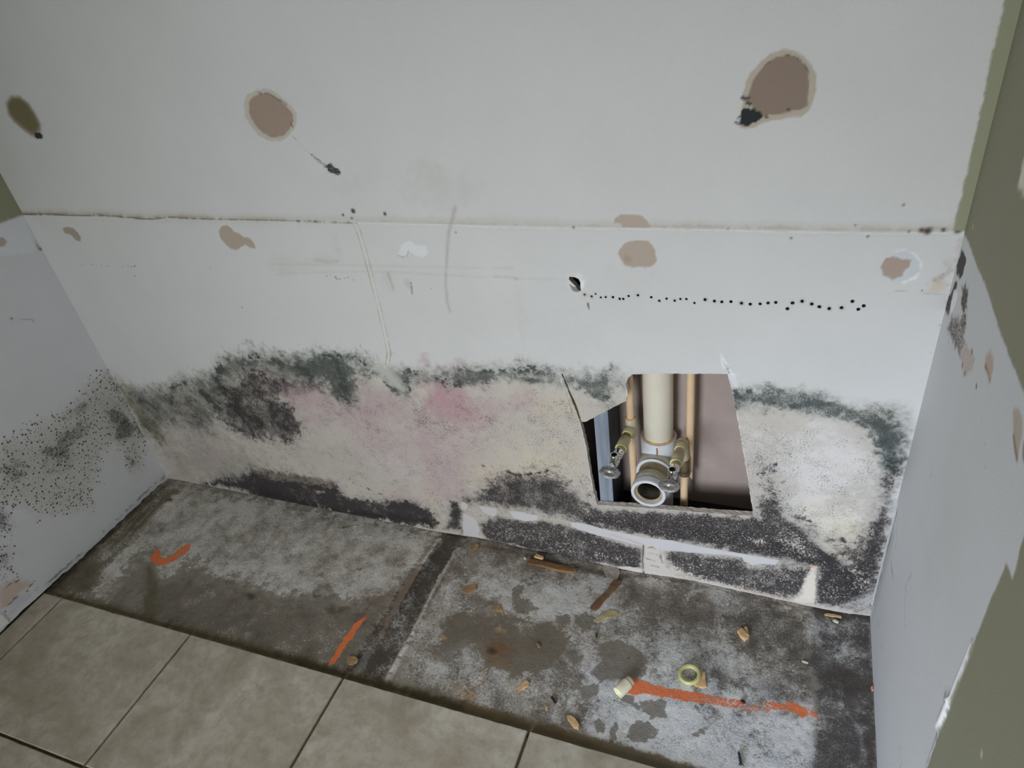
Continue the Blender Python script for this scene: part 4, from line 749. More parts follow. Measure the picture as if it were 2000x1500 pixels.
# ================================================================== SLAB
Y_TILE = -.4401; TZ = .010
def paint_floor(P):
    p = Paint(P, col(128, 122, 112, 182))
    n1 = fbm(P, .12, 41); n2 = fbm(P, .03, 43)
    p.rgb *= (1 + .30 * (n1 - .5) + .22 * (n2 - .5))[:, None]
    BRW = col(106, 97, 84, 182); LGT = col(178, 176, 172, 186); DRK = col(70, 64, 58, 182); OLV = col(86, 80, 60, 176)
    p.dens((np.arange(len(P)), np.ones(len(P))), 0, .30)
    # left bay
    s = p.poly([(0.0303,-0.0106),(0.2041,-0.0042),(0.5094,-0.0041),(0.9084,-0.0049),(0.9101,-0.1472),(0.8687,-0.2274),(0.8235,-0.2584),(0.7391,-0.2602),(0.6382,-0.2856),(0.5048,-0.2925),(0.4043,-0.2682),(0.3064,-0.2525),(0.2943,-0.3154),(0.246,-0.3189),(0.2281,-0.2626),(0.1409,-0.2655),(0.1467,-0.3348),(0.1725,-0.4113),(0.0604,-0.4152),(0.0812,-0.2427),(0.0649,-0.1283)], .02, .03); p.tint(s, col(150, 144, 132, 182), .85); p.dens(s, 2, .50)
    s = p.poly([(0.1436,-0.1309),(0.4996,-0.0884),(0.8442,-0.0886),(0.8362,-0.1814),(0.6574,-0.2256),(0.4363,-0.2468),(0.3015,-0.2271)], .03, .03); p.tint(s, col(160, 155, 144, 182), .6)
    s = p.poly([(0.3143,-0.2418),(0.3992,-0.2213),(0.5317,-0.2235),(0.7011,-0.2465),(0.6382,-0.2856),(0.4124,-0.2779)], .01, .02); p.dens(s, 2, .56); p.dens(s, 0, .42)
    s = p.poly([(0.2641,-0.3559),(0.3221,-0.3085),(0.4238,-0.2916),(0.5252,-0.2985),(0.6474,-0.2986),(0.7596,-0.2925),(0.8325,-0.2738),(0.8784,-0.2325),(0.9013,-0.299),(0.8973,-0.4064),(0.8449,-0.4269),(0.6571,-0.4319),(0.4715,-0.4368),(0.3421,-0.4372),(0.2662,-0.4189)], .016, .02); p.tint(s, col(106, 99, 88, 180), .85); p.dens(s, 2, .22, 'mix')
    s = p.blob((0.5839,-0.3744), .14, .05); p.tint(s, col(94, 88, 80, 180), .6)
    s = p.poly([(0.017,-0.018),(0.0757,-0.0453),(0.0649,-0.1283),(0.0765,-0.2153),(0.0888,-0.314),(0.124,-0.4155),(-0.0117,-0.425),(-0.018,-0.2393)], .010, .010); p.tint(s, OLV, .85); p.dens(s, 2, .25, 'mix')
    for q in [[(0.0237,-0.0848),(0.035,-0.2346),(0.0306,-0.372)],[(0.0483,-0.0901),(0.058,-0.2196),(0.0594,-0.3301)],[(0.0073,-0.0885),(0.0127,-0.2683)],[(0.0169,-0.1391),(0.011,-0.2111)]]:
        p.tint(p.line(q, .0012, .003, .004), col(140, 134, 112, 178), .6)
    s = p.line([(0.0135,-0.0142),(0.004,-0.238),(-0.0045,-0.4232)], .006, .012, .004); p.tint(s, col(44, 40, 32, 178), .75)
    s = p.line([(0.2119,-0.3016),(0.2778,-0.3525),(0.301,-0.3945),(0.3379,-0.4158)], [.01, .016, .018, .014], .010, .006); p.tint(s, OLV, .8); p.clear(s, .6)
    s = p.line([(0.0204,-0.0173),(0.3107,-0.0215),(0.587,-0.0204),(0.7798,-0.0237),(0.9149,-0.0249)], .001, .008, .003); p.tint(s, col(64, 58, 48, 178), .7)  # shadow line at the back wall's foot, painted on the slab
    p.tint(p.blob((0.0775,-0.0773), .012, .010), col(64, 52, 28, 170), .9)
    p.tint(p.blob((0.092,-0.0931), .03, .012), col(190, 130, 100, 182), .35)
    p.tint(p.blob((0.7719,-0.2893), .04, .03), col(70, 56, 44, 178), .8)
    p.tint(p.blob((0.8662,-0.2356), .07, .05), col(112, 98, 88, 180), .7)
    p.tint(p.blob((0.8714,-0.1406), .07, .05), col(138, 126, 114, 182), .5)
    for c, r in [((0.686,-0.2072),0.0119),((0.2623,-0.0818),0.0131),((0.5483,-0.3084),0.0118),((0.7734,-0.1678),0.0074),((0.6536,-0.1253),0.0063),((0.7817,-0.1868),0.0044),((0.8334,-0.1234),0.0045),((0.8034,-0.1273),0.0045),((0.5734,-0.1707),0.008),((0.5381,-0.3031),0.0075)]:
        p.tint(p.blob(c, r * 1.5, r), col(60, 54, 40, 178), .8)
    # filled chase between the two bays, with its mortar ridges
    CH = [(0.9269,-0.0006),(0.9954,0.001),(0.9987,-0.0686),(0.9853,-0.1159),(0.9847,-0.2562),(0.985,-0.37),(0.9728,-0.4168),(0.8894,-0.4148),(0.894,-0.3217),(0.9026,-0.2264),(0.9119,-0.1225)]
    s = p.poly(CH, .008, .008); p.tint(s, col(80, 72, 65, 182), .9); p.dens(s, 2, .36, 'mix'); p.dens(s, 0, .52); p.relief(s, -.003)
    s = p.line([(0.9367,-0.0834),(0.9372,-0.1874),(0.9355,-0.276)], .012, .012, .006); p.tint(s, col(54, 48, 44, 182), .7)
    s = p.line([(0.9913,-0.1351),(0.9871,-0.2342),(0.9801,-0.2991)], .005, .006, .003); p.tint(s, col(40, 36, 32, 182), .8)
    R_1 = [(0.9298,-0.0319),(0.9255,-0.0777),(0.9203,-0.1254)]
    s = p.line(R_1, .007, .004, .003); p.tint(s, col(182, 178, 170, 182), 1); p.relief(s, .003)
    R_1b = [(0.9203,-0.1254),(0.9163,-0.2003),(0.9172,-0.2665),(0.9171,-0.3156)]
    s = p.line(R_1b, [.008, .010, .008, .004], .004, .004); p.tint(s, col(116, 102, 90, 182), .9); p.relief(s, .003); p.clear(s, .7)
    p.tint(p.line([(0.9329,-0.0417),(0.9272,-0.1106),(0.9258,-0.2055),(0.933,-0.2837)], .0022, .003, .002), col(46, 40, 36, 182), .8)
    p.tint(p.line([(0.9046,-0.1078),(0.9022,-0.1729),(0.901,-0.249)], .0018, .003, .002), col(70, 60, 50, 182), .7)
    R_2 = [(0.9875,-0.0494),(0.986,-0.0931),(0.984,-0.137),(0.9828,-0.1836),(0.986,-0.2374),(0.9874,-0.2931)]
    s = p.line(R_2, [.006, .006, .005, .006, .006, .006], .004, .004); p.tint(s, col(172, 167, 160, 182), 1); p.relief(s, .003); p.clear(s, .5)
    R_3 = [(0.9922,-0.3027),(0.9887,-0.3408),(0.9883,-0.388),(0.9889,-0.4124)]
    s = p.line(R_3, [.009, .010, .008, .008], .004, .003); p.tint(s, col(184, 181, 175, 182), 1); p.relief(s, .002)
    s = p.line([(0.9155,-0.3364),(0.9123,-0.3768),(0.9116,-0.4088)], [.006, .010, .010], .006, .004); p.tint(s, col(158, 156, 150, 182), .7)
    s = p.line([(1.0025,-0.1085),(1.0036,-0.1708),(1.0018,-0.2376)], .004, .005, .003); p.tint(s, col(66, 54, 42, 182), .75)
    p.tint(p.blob((0.8983,-0.3409), .03, .03), col(86, 78, 70, 182), .6)
    # right bay: pale skim with brown blotches
    RB = [(0.981,0.0048),(1.1245,0.0121),(1.2834,0.008),(1.4418,0.0143),(1.6578,0.0146),(1.8149,0.0116),(1.8097,-0.1478),(1.7906,-0.1986),(1.8152,-0.256),(1.8178,-0.4148),(1.5771,-0.4866),(1.4757,-0.4381),(1.2683,-0.4206),(1.1097,-0.4147),(0.9996,-0.4095),(0.9892,-0.3169),(0.9919,-0.1888)]
    s = p.poly(RB, .01, .008); p.tint(s, col(134, 125, 113, 186), .92); p.dens(s, 2, .43); p.dens(s, 1, .47)
    s = p.poly([(1.3637,-0.2801),(1.5308,-0.223),(1.7455,-0.222),(1.8119,-0.2672),(1.8146,-0.4158),(1.5938,-0.4817),(1.4222,-0.4188)], .04, .03); p.tint(s, col(196, 197, 202, 188), .9); p.dens(s, 2, .60); p.dens(s, 1, .33, 'mix')  # white crust, painted brighter and bluer for the cool daylight falling here
    s = p.poly([(1.1183,-0.0802),(1.2208,-0.0786),(1.3342,-0.088),(1.4026,-0.1277),(1.3248,-0.182),(1.2598,-0.1989),(1.1823,-0.1842),(1.132,-0.1828),(1.0809,-0.1514)], .02, .02); p.tint(s, col(160, 155, 148, 186), .7); p.dens(s, 1, .36, 'mix'); p.dens(s, 2, .55)
    s = p.poly([(1.4146,-0.1785),(1.5386,-0.1461),(1.6643,-0.163),(1.7266,-0.2161),(1.6741,-0.2637),(1.5673,-0.2598),(1.4738,-0.2503)], .03, .03); p.tint(s, col(170, 168, 166, 186), .8); p.dens(s, 0, .44)
    BIG = [(1.0482,-0.2576),(1.0622,-0.2297),(1.0713,-0.2201),(1.1234,-0.214),(1.1684,-0.2024),(1.2025,-0.2032),(1.2171,-0.197),(1.2433,-0.2069),(1.2653,-0.1988),(1.2937,-0.2054),(1.3161,-0.2133),(1.3262,-0.2242),(1.3295,-0.2455),(1.3181,-0.2724),(1.3028,-0.2978),(1.2766,-0.3237),(1.2618,-0.3256),(1.2604,-0.3384),(1.2361,-0.3409),(1.2176,-0.3335),(1.1952,-0.3269),(1.1734,-0.3178),(1.1504,-0.3065),(1.1259,-0.2975),(1.1088,-0.3065),(1.084,-0.3221),(1.065,-0.3316),(1.0578,-0.2881)]
    s = p.poly(BIG, .004, .008); p.tint(s, BRW, .95); p.clear(s, .75)
    s = p.poly([(1.0651,-0.3271),(1.1105,-0.2811),(1.1504,-0.3065),(1.1608,-0.332),(1.1496,-0.3728),(1.1109,-0.4039),(1.0643,-0.4004)], .012, .012); p.tint(s, col(122, 118, 112, 184), .6)
    s = p.poly([(1.0741,-0.2267),(1.1252,-0.2184),(1.1717,-0.2112),(1.2064,-0.2141),(1.2587,-0.2099),(1.297,-0.216),(1.2868,-0.2346),(1.229,-0.243),(1.1495,-0.2524),(1.0909,-0.2654)], .016, .014); p.dens(s, 2, .36)
    p.tint(p.blob((1.1985,-0.2826), .045, .03), col(112, 76, 44, 182), .85); p.tint(p.blob((1.1789,-0.2956), .016, .012), col(60, 42, 28, 182), .9)
    p.tint(p.blob((1.2031,-0.3163), .04, .025), col(112, 86, 60, 182), .5)
    for q in [[(1.384,-0.2337),(1.4065,-0.2066),(1.437,-0.1964),(1.4716,-0.2062),(1.4978,-0.2318),(1.4972,-0.2636),(1.4739,-0.2835),(1.4492,-0.2961),(1.4157,-0.3014),(1.3912,-0.2886),(1.4079,-0.2561)], [(1.3194,-0.1629),(1.3472,-0.1512),(1.3649,-0.1603),(1.3668,-0.1822),(1.3514,-0.1951),(1.329,-0.1831)], [(1.2842,-0.1766),(1.3012,-0.1676),(1.317,-0.1818),(1.3075,-0.2021),(1.2912,-0.193)], [(1.3276,-0.2571),(1.3472,-0.2477),(1.372,-0.2576),(1.3694,-0.2746),(1.3435,-0.2734)],
              [(1.353,-0.3186),(1.3681,-0.3086),(1.3847,-0.3176),(1.4119,-0.314),(1.4173,-0.335),(1.4012,-0.3525),(1.3859,-0.3475),(1.3788,-0.3345),(1.3605,-0.3319)], [(1.503,-0.3258),(1.5233,-0.3111),(1.5467,-0.3136),(1.5472,-0.3349),(1.527,-0.3477),(1.5089,-0.3386)], [(1.4911,-0.3786),(1.5105,-0.3628),(1.5338,-0.3665),(1.5404,-0.3849),(1.5219,-0.4035),(1.496,-0.401)],
              [(1.4637,-0.3147),(1.4819,-0.3208),(1.4988,-0.3378),(1.4817,-0.3354),(1.4629,-0.3261)], [(1.4208,-0.3882),(1.4356,-0.3805),(1.4489,-0.3941),(1.4351,-0.4049)], [(1.4597,-0.3979),(1.4651,-0.3791),(1.468,-0.4056),(1.4604,-0.4145)], [(1.1596,-0.1217),(1.1829,-0.1159),(1.1931,-0.1332),(1.1788,-0.1515)], [(1.1717,-0.1435),(1.2122,-0.1527),(1.2383,-0.1698),(1.2093,-0.1913),(1.1845,-0.1789)],
              [(1.5931,-0.3007),(1.612,-0.299),(1.6108,-0.3135),(1.5981,-0.3135)], [(1.6049,-0.3598),(1.6296,-0.3376),(1.6306,-0.3457),(1.6112,-0.3613)]]:
        s = p.poly(q, .002, .006); p.tint(s, col(112, 105, 95, 184), .9); p.clear(s, .7)
    UPR = [(1.4016,-0.0564),(1.4208,-0.0368),(1.458,-0.0667),(1.4835,-0.0409),(1.5206,-0.0365),(1.5957,-0.0461),(1.655,-0.0676),(1.6546,-0.0985),(1.6196,-0.1249),(1.5434,-0.1318),(1.4932,-0.1136),(1.4518,-0.1106),(1.4414,-0.1495),(1.416,-0.1197)]
    s = p.poly(UPR, .018, .012); p.tint(s, col(112, 103, 94, 184), .85); p.dens(s, 2, .28, 'mix'); p.dens(s, 0, .4)
    s = p.poly([(1.4765,-0.1225),(1.5502,-0.13),(1.6201,-0.129),(1.6625,-0.1094),(1.7208,-0.1276),(1.7243,-0.1825),(1.6913,-0.1718),(1.6394,-0.1491),(1.5911,-0.1703),(1.5373,-0.1593),(1.4916,-0.1627)], .025, .02); p.tint(s, col(136, 130, 122, 184), .7); p.dens(s, 0, .46)
    s = p.poly([(1.615,-0.0868),(1.7146,-0.0343),(1.8058,-0.0376),(1.81,-0.1593),(1.783,-0.2441),(1.7473,-0.2541),(1.7158,-0.1964),(1.6546,-0.1656)], .02, .015); p.tint(s, col(120, 113, 104, 184), .75); p.dens(s, 0, .5); p.dens(s, 2, .3, 'mix')
    s = p.blob((1.7819,-0.212), .035, .05); p.tint(s, col(92, 82, 74, 184), .8)
    p.tint(p.line([(1.5157,-0.0521),(1.533,-0.0898),(1.5558,-0.1198)], .0008, .0012, .003), col(60, 54, 50, 184), .7)
    p.tint(p.line([(1.5688,-0.1595),(1.5877,-0.1711),(1.6101,-0.1856)], .0008, .0012, .003), col(70, 64, 60, 184), .6)
    p.tint(p.blob((1.3665,-0.0502), .05, .014), col(110, 104, 96, 184), .7)
    p.tint(p.poly([(1.0497,-0.0198),(1.1054,-0.0173),(1.1391,-0.0168),(1.1414,-0.0267),(1.1095,-0.0283),(1.0722,-0.0267)], .006, .005), col(134, 108, 82, 184), .75)
    s = p.line([(1.0151,-0.0257),(1.1506,-0.0238),(1.2959,-0.0369),(1.3817,-0.0389),(1.4603,-0.0195),(1.607,-0.0197),(1.7142,-0.0276),(1.8155,-0.0286)], [.001, .004, .009, .010, .004, .001, .001, .001], .008, .004); p.tint(s, col(60, 54, 48, 184), .75); p.clear(s, .4)  # dark shadow under the wall's lifted foot, painted on the slab
    for c, r in [((1.381,-0.2004),0.0023),((1.4379,-0.2034),0.0034),((1.4581,-0.2365),0.0028),((1.3807,-0.2211),0.0023),((1.3516,-0.3025),0.0027),((1.4204,-0.3419),0.0025),((1.4197,-0.3432),0.0041),((1.1475,-0.2984),0.0035),((1.171,-0.3838),0.0044),((1.2093,-0.1843),0.0025),((1.3516,-0.175),0.003),((1.2941,-0.2555),0.0023),((1.1624,-0.4172),0.0053),((1.3492,-0.3596),0.0041),((1.3362,-0.3519),0.0032),((1.5656,-0.3676),0.0028),((1.7854,-0.3147),0.0037),((1.7437,-0.3461),0.0036),((1.7076,-0.3321),0.0056),((1.7588,-0.3025),0.0056),((1.7386,-0.333),0.0084),((1.7822,-0.3445),0.0072)]:
        p.tint(p.blob(c, r * 1.5, r * 1.2), col(58, 52, 46, 186), .85)
    for c, rx, ry, a in [((1.186,-0.3644),0.0149,0.023,0.75),((1.1587,-0.3953),0.0424,0.0112,0.6),((1.1834,-0.4),0.0315,0.0111,0.5),((1.2156,-0.4246),0.0308,0.0085,0.4),((1.1732,-0.2417),0.0114,0.0079,0.8),((1.0591,-0.2918),0.0092,0.0052,0.7)]:
        p.tint(p.blob(c, rx * 1.6, ry * 1.6), col(178, 146, 108, 186), a)
    # dark unpainted strip beside the right wall
    ST = [(1.8049,0.009),(1.8549,0.0122),(1.9156,0.0169),(1.912,-0.3868),(1.813,-0.4163),(1.8118,-0.2621),(1.818,-0.2021),(1.806,-0.1488),(1.8019,-0.0897)]
    s = p.poly(ST, .006, .006); p.tint(s, col(92, 87, 84, 188), .92); p.dens(s, 2, .27, 'mix'); p.dens(s, 1, 0, 'mix'); p.dens(s, 0, .5)
    for q, w, a in [([(1.817,-0.2607),(1.8178,-0.362)],0.0096,0.0),([(1.8041,-0.2694),(1.8055,-0.3656)],0.0096,0.8),([(1.8538,-0.1812),(1.8518,-0.2354)],0.004,0.5),([(1.8664,-0.2416),(1.8869,-0.2759),(1.8933,-0.3399)],0.0058,0.7),([(1.8061,-0.057),(1.8165,-0.0982)],0.0114,0.7),([(1.8582,-0.191),(1.8534,-0.2555),(1.8188,-0.2632)],0.003,0.5),([(1.8356,-0.1291),(1.8175,-0.1687)],0.0106,0.3),([(1.9119,-0.0359),(1.913,-0.1314)],0.0089,0.35)]:
        if a: p.tint(p.line(q, w * .5, w * .7, .005), col(168, 166, 168, 188), a)
    s = p.blob((1.8538,-0.1812), .05, .05); p.tint(s, col(72, 66, 62, 188), .7)
    s = p.blob((1.8615,-0.3026), .035, .07); p.tint(s, col(82, 77, 80, 188), .7)
    s = p.blob((1.8326,-0.1), .012, .016); p.tint(s, col(46, 42, 34, 188), .85)
    p.dens(p.poly([(1.8254,-0.0326),(1.9127,-0.0101),(1.9134,-0.1199),(1.8449,-0.1383)], .015, .01), 2, .46)
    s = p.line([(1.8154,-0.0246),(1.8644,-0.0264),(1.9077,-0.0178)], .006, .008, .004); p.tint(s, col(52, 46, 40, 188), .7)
    # thinset, grime and the tile edge's shadow, painted where the tiles stop
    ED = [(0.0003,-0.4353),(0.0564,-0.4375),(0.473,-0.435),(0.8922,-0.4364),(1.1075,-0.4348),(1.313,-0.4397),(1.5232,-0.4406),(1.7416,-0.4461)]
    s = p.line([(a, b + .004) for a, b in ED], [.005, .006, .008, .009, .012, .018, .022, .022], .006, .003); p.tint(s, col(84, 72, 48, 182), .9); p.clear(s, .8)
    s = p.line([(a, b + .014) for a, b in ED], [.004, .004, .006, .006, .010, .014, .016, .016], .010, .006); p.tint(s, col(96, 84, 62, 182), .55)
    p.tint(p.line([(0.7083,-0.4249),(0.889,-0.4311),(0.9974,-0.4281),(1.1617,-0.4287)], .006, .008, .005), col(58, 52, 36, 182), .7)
    p.tint(p.blob((0.5748,-0.4195), .03, .01), col(92, 84, 48, 182), .7)
    wv = (fbm(P, .06, 61) - .5) * 1.3 + (fbm(P, .018, 67) - .5) * .8
    p.sp[:, 2] = np.clip(p.sp[:, 2] + .38 * wv, 0, 1); p.sp[:, 0] = np.clip(p.sp[:, 0] - .25 * wv, 0, 1)
    w2 = (fbm(P, .04, 63) - .5) * 1.0; p.sp[:, 1] = np.where(p.sp[:, 1] > .02, np.clip(p.sp[:, 1] + w2, 0, 1), 0)
    p.rgb *= (1 + .28 * wv)[:, None]
    # marking paint
    s = p.poly([(0.1931,-0.2746),(0.1796,-0.249),(0.1857,-0.2417),(0.203,-0.2471),(0.215,-0.2622),(0.2298,-0.2643),(0.2401,-0.2526),(0.2524,-0.2112),(0.2687,-0.2014),(0.2793,-0.2216),(0.2633,-0.2626),(0.2468,-0.2827),(0.22,-0.2878)], .003, .003); p.dens(s, 3, .80)
    s = p.poly([(0.2533,-0.2515),(0.2524,-0.2112),(0.2687,-0.2014),(0.2793,-0.2216),(0.268,-0.26)], .004, .003); p.dens(s, 3, .58, 'mix')
    s = p.poly([(0.8429,-0.4221),(0.8391,-0.4094),(0.8398,-0.3591),(0.8417,-0.3173),(0.8539,-0.2915),(0.8614,-0.2838),(0.861,-0.3038),(0.8569,-0.3519),(0.8545,-0.4129)], .0025, .0025); p.dens(s, 3, .92)
    s = p.line([(0.861,-0.2896),(0.8648,-0.2626),(0.8658,-0.2145)], [.008, .008, .005], .006, .004, fade=[1, .7, .3]); p.dens(s, 3, .52)
    s = p.line([(1.473,-0.2952),(1.5097,-0.2926),(1.5429,-0.292)], [.017, .013, .011], .006, .003); p.dens(s, 3, .84)
    s = p.line([(1.5396,-0.2922),(1.5913,-0.2885),(1.6385,-0.2837),(1.6757,-0.2798),(1.7305,-0.2764)], [.011, .011, .011, .010, .010], .003, .003, fade=[1.1, .95, .85, .78, .72]); p.dens(s, 3, .66)
    s = p.line([(1.7298,-0.2664),(1.7657,-0.2616),(1.7854,-0.2623)], [.010, .011, .012], .003, .003, fade=[.85, 1, 1.1]); p.dens(s, 3, .66)
    s = p.line([(1.7977,-0.2609),(1.8101,-0.2616)], .010, .003, .003); p.dens(s, 3, .5)
    return p
M_SLAB = stained('worn_concrete', [
    (1, col(106, 99, 90, 184), 60, 6, .62, .4, 1.0, .05, .85),
    (2, col(202, 200, 197, 186), 190, 6, .76, .5, 1.0, .16, .72),
    (0, col(58, 52, 46, 184), 330, 4, .72, .6, 1.0, .12, .70),
    (3, col(255, 88, 48, 150), 230, 5, .72, .5, 1.15, .08, .96)], rough=.85, mott=.10, mott_scale=14, grain=.14, grain_scale=330, bump=.55, bump_scale=260, med=.26)
U = grid_axis([(-.04, 0, .02), (0, RW_X, .002), (RW_X, RW_X + .04, .02)]); V = grid_axis([(-.54, 0, .002), (0, .12, .02)])
def slab3(W, h):
    n = fbm(W, .05, 71) * .0016 + vnoise(W, .008, 77) * .0006
    return np.stack([W[:, 0], W[:, 1], h + n - .0016], 1)
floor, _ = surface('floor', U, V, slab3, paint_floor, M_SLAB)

# ---- tiles on a mortar bed
M_BED = plain('dirty_mortar_bed', col(82, 72, 52, 182), .95, var=.2, scale=90, bump=.5)
bm = bmesh.new(); box(bm, -.04, RW_X + .04, -2.52, -.458, -.03, .0045); bed = bm_obj('mortar_bed', bm, M_BED, floor)
def tile_mat():
    m, nt, b, co = new_mat('beige_ceramic_tile', .42)
    oi = nd(nt, 'ShaderNodeObjectInfo')
    va = nd(nt, 'ShaderNodeVectorMath', operation='ADD'); nt.links.new(co, va.inputs[0])
    vm = nd(nt, 'ShaderNodeVectorMath', operation='SCALE'); vm.inputs[0].default_value = (7.1, 3.3, 1.7); nt.links.new(oi.outputs['Random'], vm.inputs['Scale']); nt.links.new(vm.outputs[0], va.inputs[1])
    v = va.outputs[0]
    n1 = noise(nt, v, 7, 5, .62, .6); n2 = noise(nt, v, 45, 4, .65, .3); n3 = noise(nt, v, 300, 3, .6)
    c = mixc(nt, math_(nt, 'MULTIPLY_ADD', n1, 2.4, -.7, True), col(140, 131, 114, 184), col(184, 178, 166, 184))
    c = mixc(nt, math_(nt, 'MULTIPLY', math_(nt, 'MULTIPLY_ADD', n2, 3.4, -1.4, True), .6), c, col(134, 120, 100, 184))
    f = math_(nt, 'MULTIPLY_ADD', math_(nt, 'SUBTRACT', n3, .66), 12, 0, True)
    c = mixc(nt, math_(nt, 'MULTIPLY', f, .55), c, col(112, 98, 78, 184))
    nt.links.new(c, b.inputs['Base Color'])
    nt.links.new(math_(nt, 'MULTIPLY_ADD', n2, .25, .38), b.inputs['Roughness'])
    h = math_(nt, 'MULTIPLY_ADD', n2, .6, math_(nt, 'MULTIPLY', n1, .8))
    bp = nd(nt, 'ShaderNodeBump', Strength=.45, Distance=.002); nt.links.new(h, bp.inputs['Height']); nt.links.new(bp.outputs[0], b.inputs['Normal'])
    return m
M_TILE = tile_mat()
PITCH = .4157; GAP = .0058
xs = [-.003] + [.0647 + PITCH * k for k in range(5)]
xs[-1] = min(xs[-1], RW_X)
ys = [Y_TILE, -.7556] + [-.7556 - PITCH * k for k in range(1, 5)]
def tile(x0, x1, y0, y1, seed):
    r = random.Random(seed); bm = bmesh.new(); b = .0016
    def ring(ins, z, chip):
        pts = []
        for (ax, ay), (bx, by), n in (((x0 + ins, y0 + ins), (x1 - ins, y0 + ins), 16), ((x1 - ins, y0 + ins), (x1 - ins, y1 - ins), 12), ((x1 - ins, y1 - ins), (x0 + ins, y1 - ins), 26), ((x0 + ins, y1 - ins), (x0 + ins, y0 + ins), 12)):
            for k in range(n):
                pts.append((ax + (bx - ax) * k / n, ay + (by - ay) * k / n, z))
        return pts
    chips = [max(0, r.gauss(-.0003, .0009)) for _ in range(66)]
    R0, R1_, R2_ = ring(0, .002, 0), ring(0, TZ - b, 0), ring(b, TZ, 0)
    cx, cy = (x0 + x1) / 2, (y0 + y1) / 2
    def inw(q, c):
        d = Vector((cx - q[0], cy - q[1])); d.normalize(); return (q[0] + d.x * c, q[1] + d.y * c, q[2])
    R1_ = [inw(q, c * .6) for q, c in zip(R1_, chips)]; R2_ = [inw(q, c) for q, c in zip(R2_, chips)]
    V3 = [[bm.verts.new(q) for q in rr] for rr in (R0, R1_, R2_)]
    n = len(R0)
    for a, c in zip(V3, V3[1:]):
        for k in range(n): bm.faces.new((a[k], a[(k + 1) % n], c[(k + 1) % n], c[k]))
    bm.faces.new(V3[2]); bm.faces.new(V3[0][::-1])
    return bm_obj('floor_tile', bm, M_TILE, floor)
sd = 0
for j in range(len(ys) - 1):
    for i in range(len(xs) - 1):
        sd += 1
        tile(xs[i] + GAP / 2, xs[i + 1] - GAP / 2, ys[j + 1] + GAP / 2, ys[j] - GAP / 2, sd)
for j in range(len(ys) - 1):
    sd += 1; tile(xs[-1] + GAP / 2, RW_X + .002, ys[j + 1] + GAP / 2, ys[j] - GAP / 2, sd)

# ================================================================== rest of the room
M_PAINT = plain('green_wall_paint', col(122, 123, 102, 172), .8, var=.03, scale=5, bump=.05)
M_CEIL = plain('white_ceiling', col(190, 190, 186), .9, var=.03, scale=5, bump=.05)
DX0, DX1, DZ = .60, 1.52, 2.05
bm = bmesh.new()
box(bm, -.03, DX0, -2.52, -2.42, 0, 2.4); box(bm, DX1, RW_X + .03, -2.52, -2.42, 0, 2.4); box(bm, DX0, DX1, -2.52, -2.42, DZ, 2.4)
struct(bm_obj('wall_front', bm, M_PAINT))
bm = bmesh.new(); box(bm, -.03, RW_X + .03, -2.52, .12, 2.4, 2.43); struct(bm_obj('ceiling', bm, M_CEIL))

# ================================================================== pipework in the opening
M_PVC = plain('aged_cream_pvc', col(208, 202, 184, 190), .38, var=.03, scale=20, bump=.03)
M_PVCW = plain('white_pvc', col(204, 206, 210, 190), .36, c2=col(182, 182, 184, 190), scale=30, bump=.05)
M_DIRTY = plain('stained_pvc', col(168, 154, 126, 190), .6, c2=col(116, 98, 70, 190), scale=40, bump=.1)
M_GREY = plain('dusty_pvc', col(186, 184, 170, 190), .6, c2=col(140, 134, 116, 190), scale=35, bump=.1)
M_CPVC = plain('tan_cpvc', col(206, 178, 142, 190), .42, var=.04, scale=30, bump=.03)
M_FIT = plain('beige_cpvc_fitting', col(184, 174, 148, 190), .45, c2=col(164, 150, 120, 190), scale=50, bump=.05)
M_GLUE = plain('yellow_cement', col(224, 214, 146, 190), .35, var=.05, scale=60, bump=.05)
M_RUST = plain('rust_glue', col(150, 98, 48, 190), .6, c2=col(196, 160, 110, 190), scale=70, bump=.2)
M_BRASS = plain('tarnished_brass', col(128, 114, 86, 190), .45, c2=col(72, 62, 46, 190), scale=60, bump=.1, metal=.5)
M_CHROME = plain('chrome', (.78, .79, .80), .10, var=.04, scale=40, bump=.02, metal=1.0)
M_CHROMED = plain('dusty_chrome', (.58, .58, .60), .20, c2=(.30, .29, .28), scale=120, bump=.08, metal=.9)
M_BORE = plain('grimy_bore', col(96, 88, 76, 190), .7, c2=col(50, 44, 36, 190), scale=60, bump=.2)
M_VOID = plain('dark_bore', (.01, .01, .01), .8, var=.1, scale=50, bump=0)
M_ZINC = plain('galvanised_steel', col(166, 174, 184, 190), .42, c2=col(118, 126, 138, 190), scale=60, bump=.05, metal=.2, stretch=(1, 1, .08))
M_ZINCD = plain('galvanised_steel_shaded', col(58, 64, 70, 190), .55, c2=col(38, 42, 48, 190), scale=30, bump=.05, metal=.4)  # darker copy of the stud's steel, shade of the web put into the colour

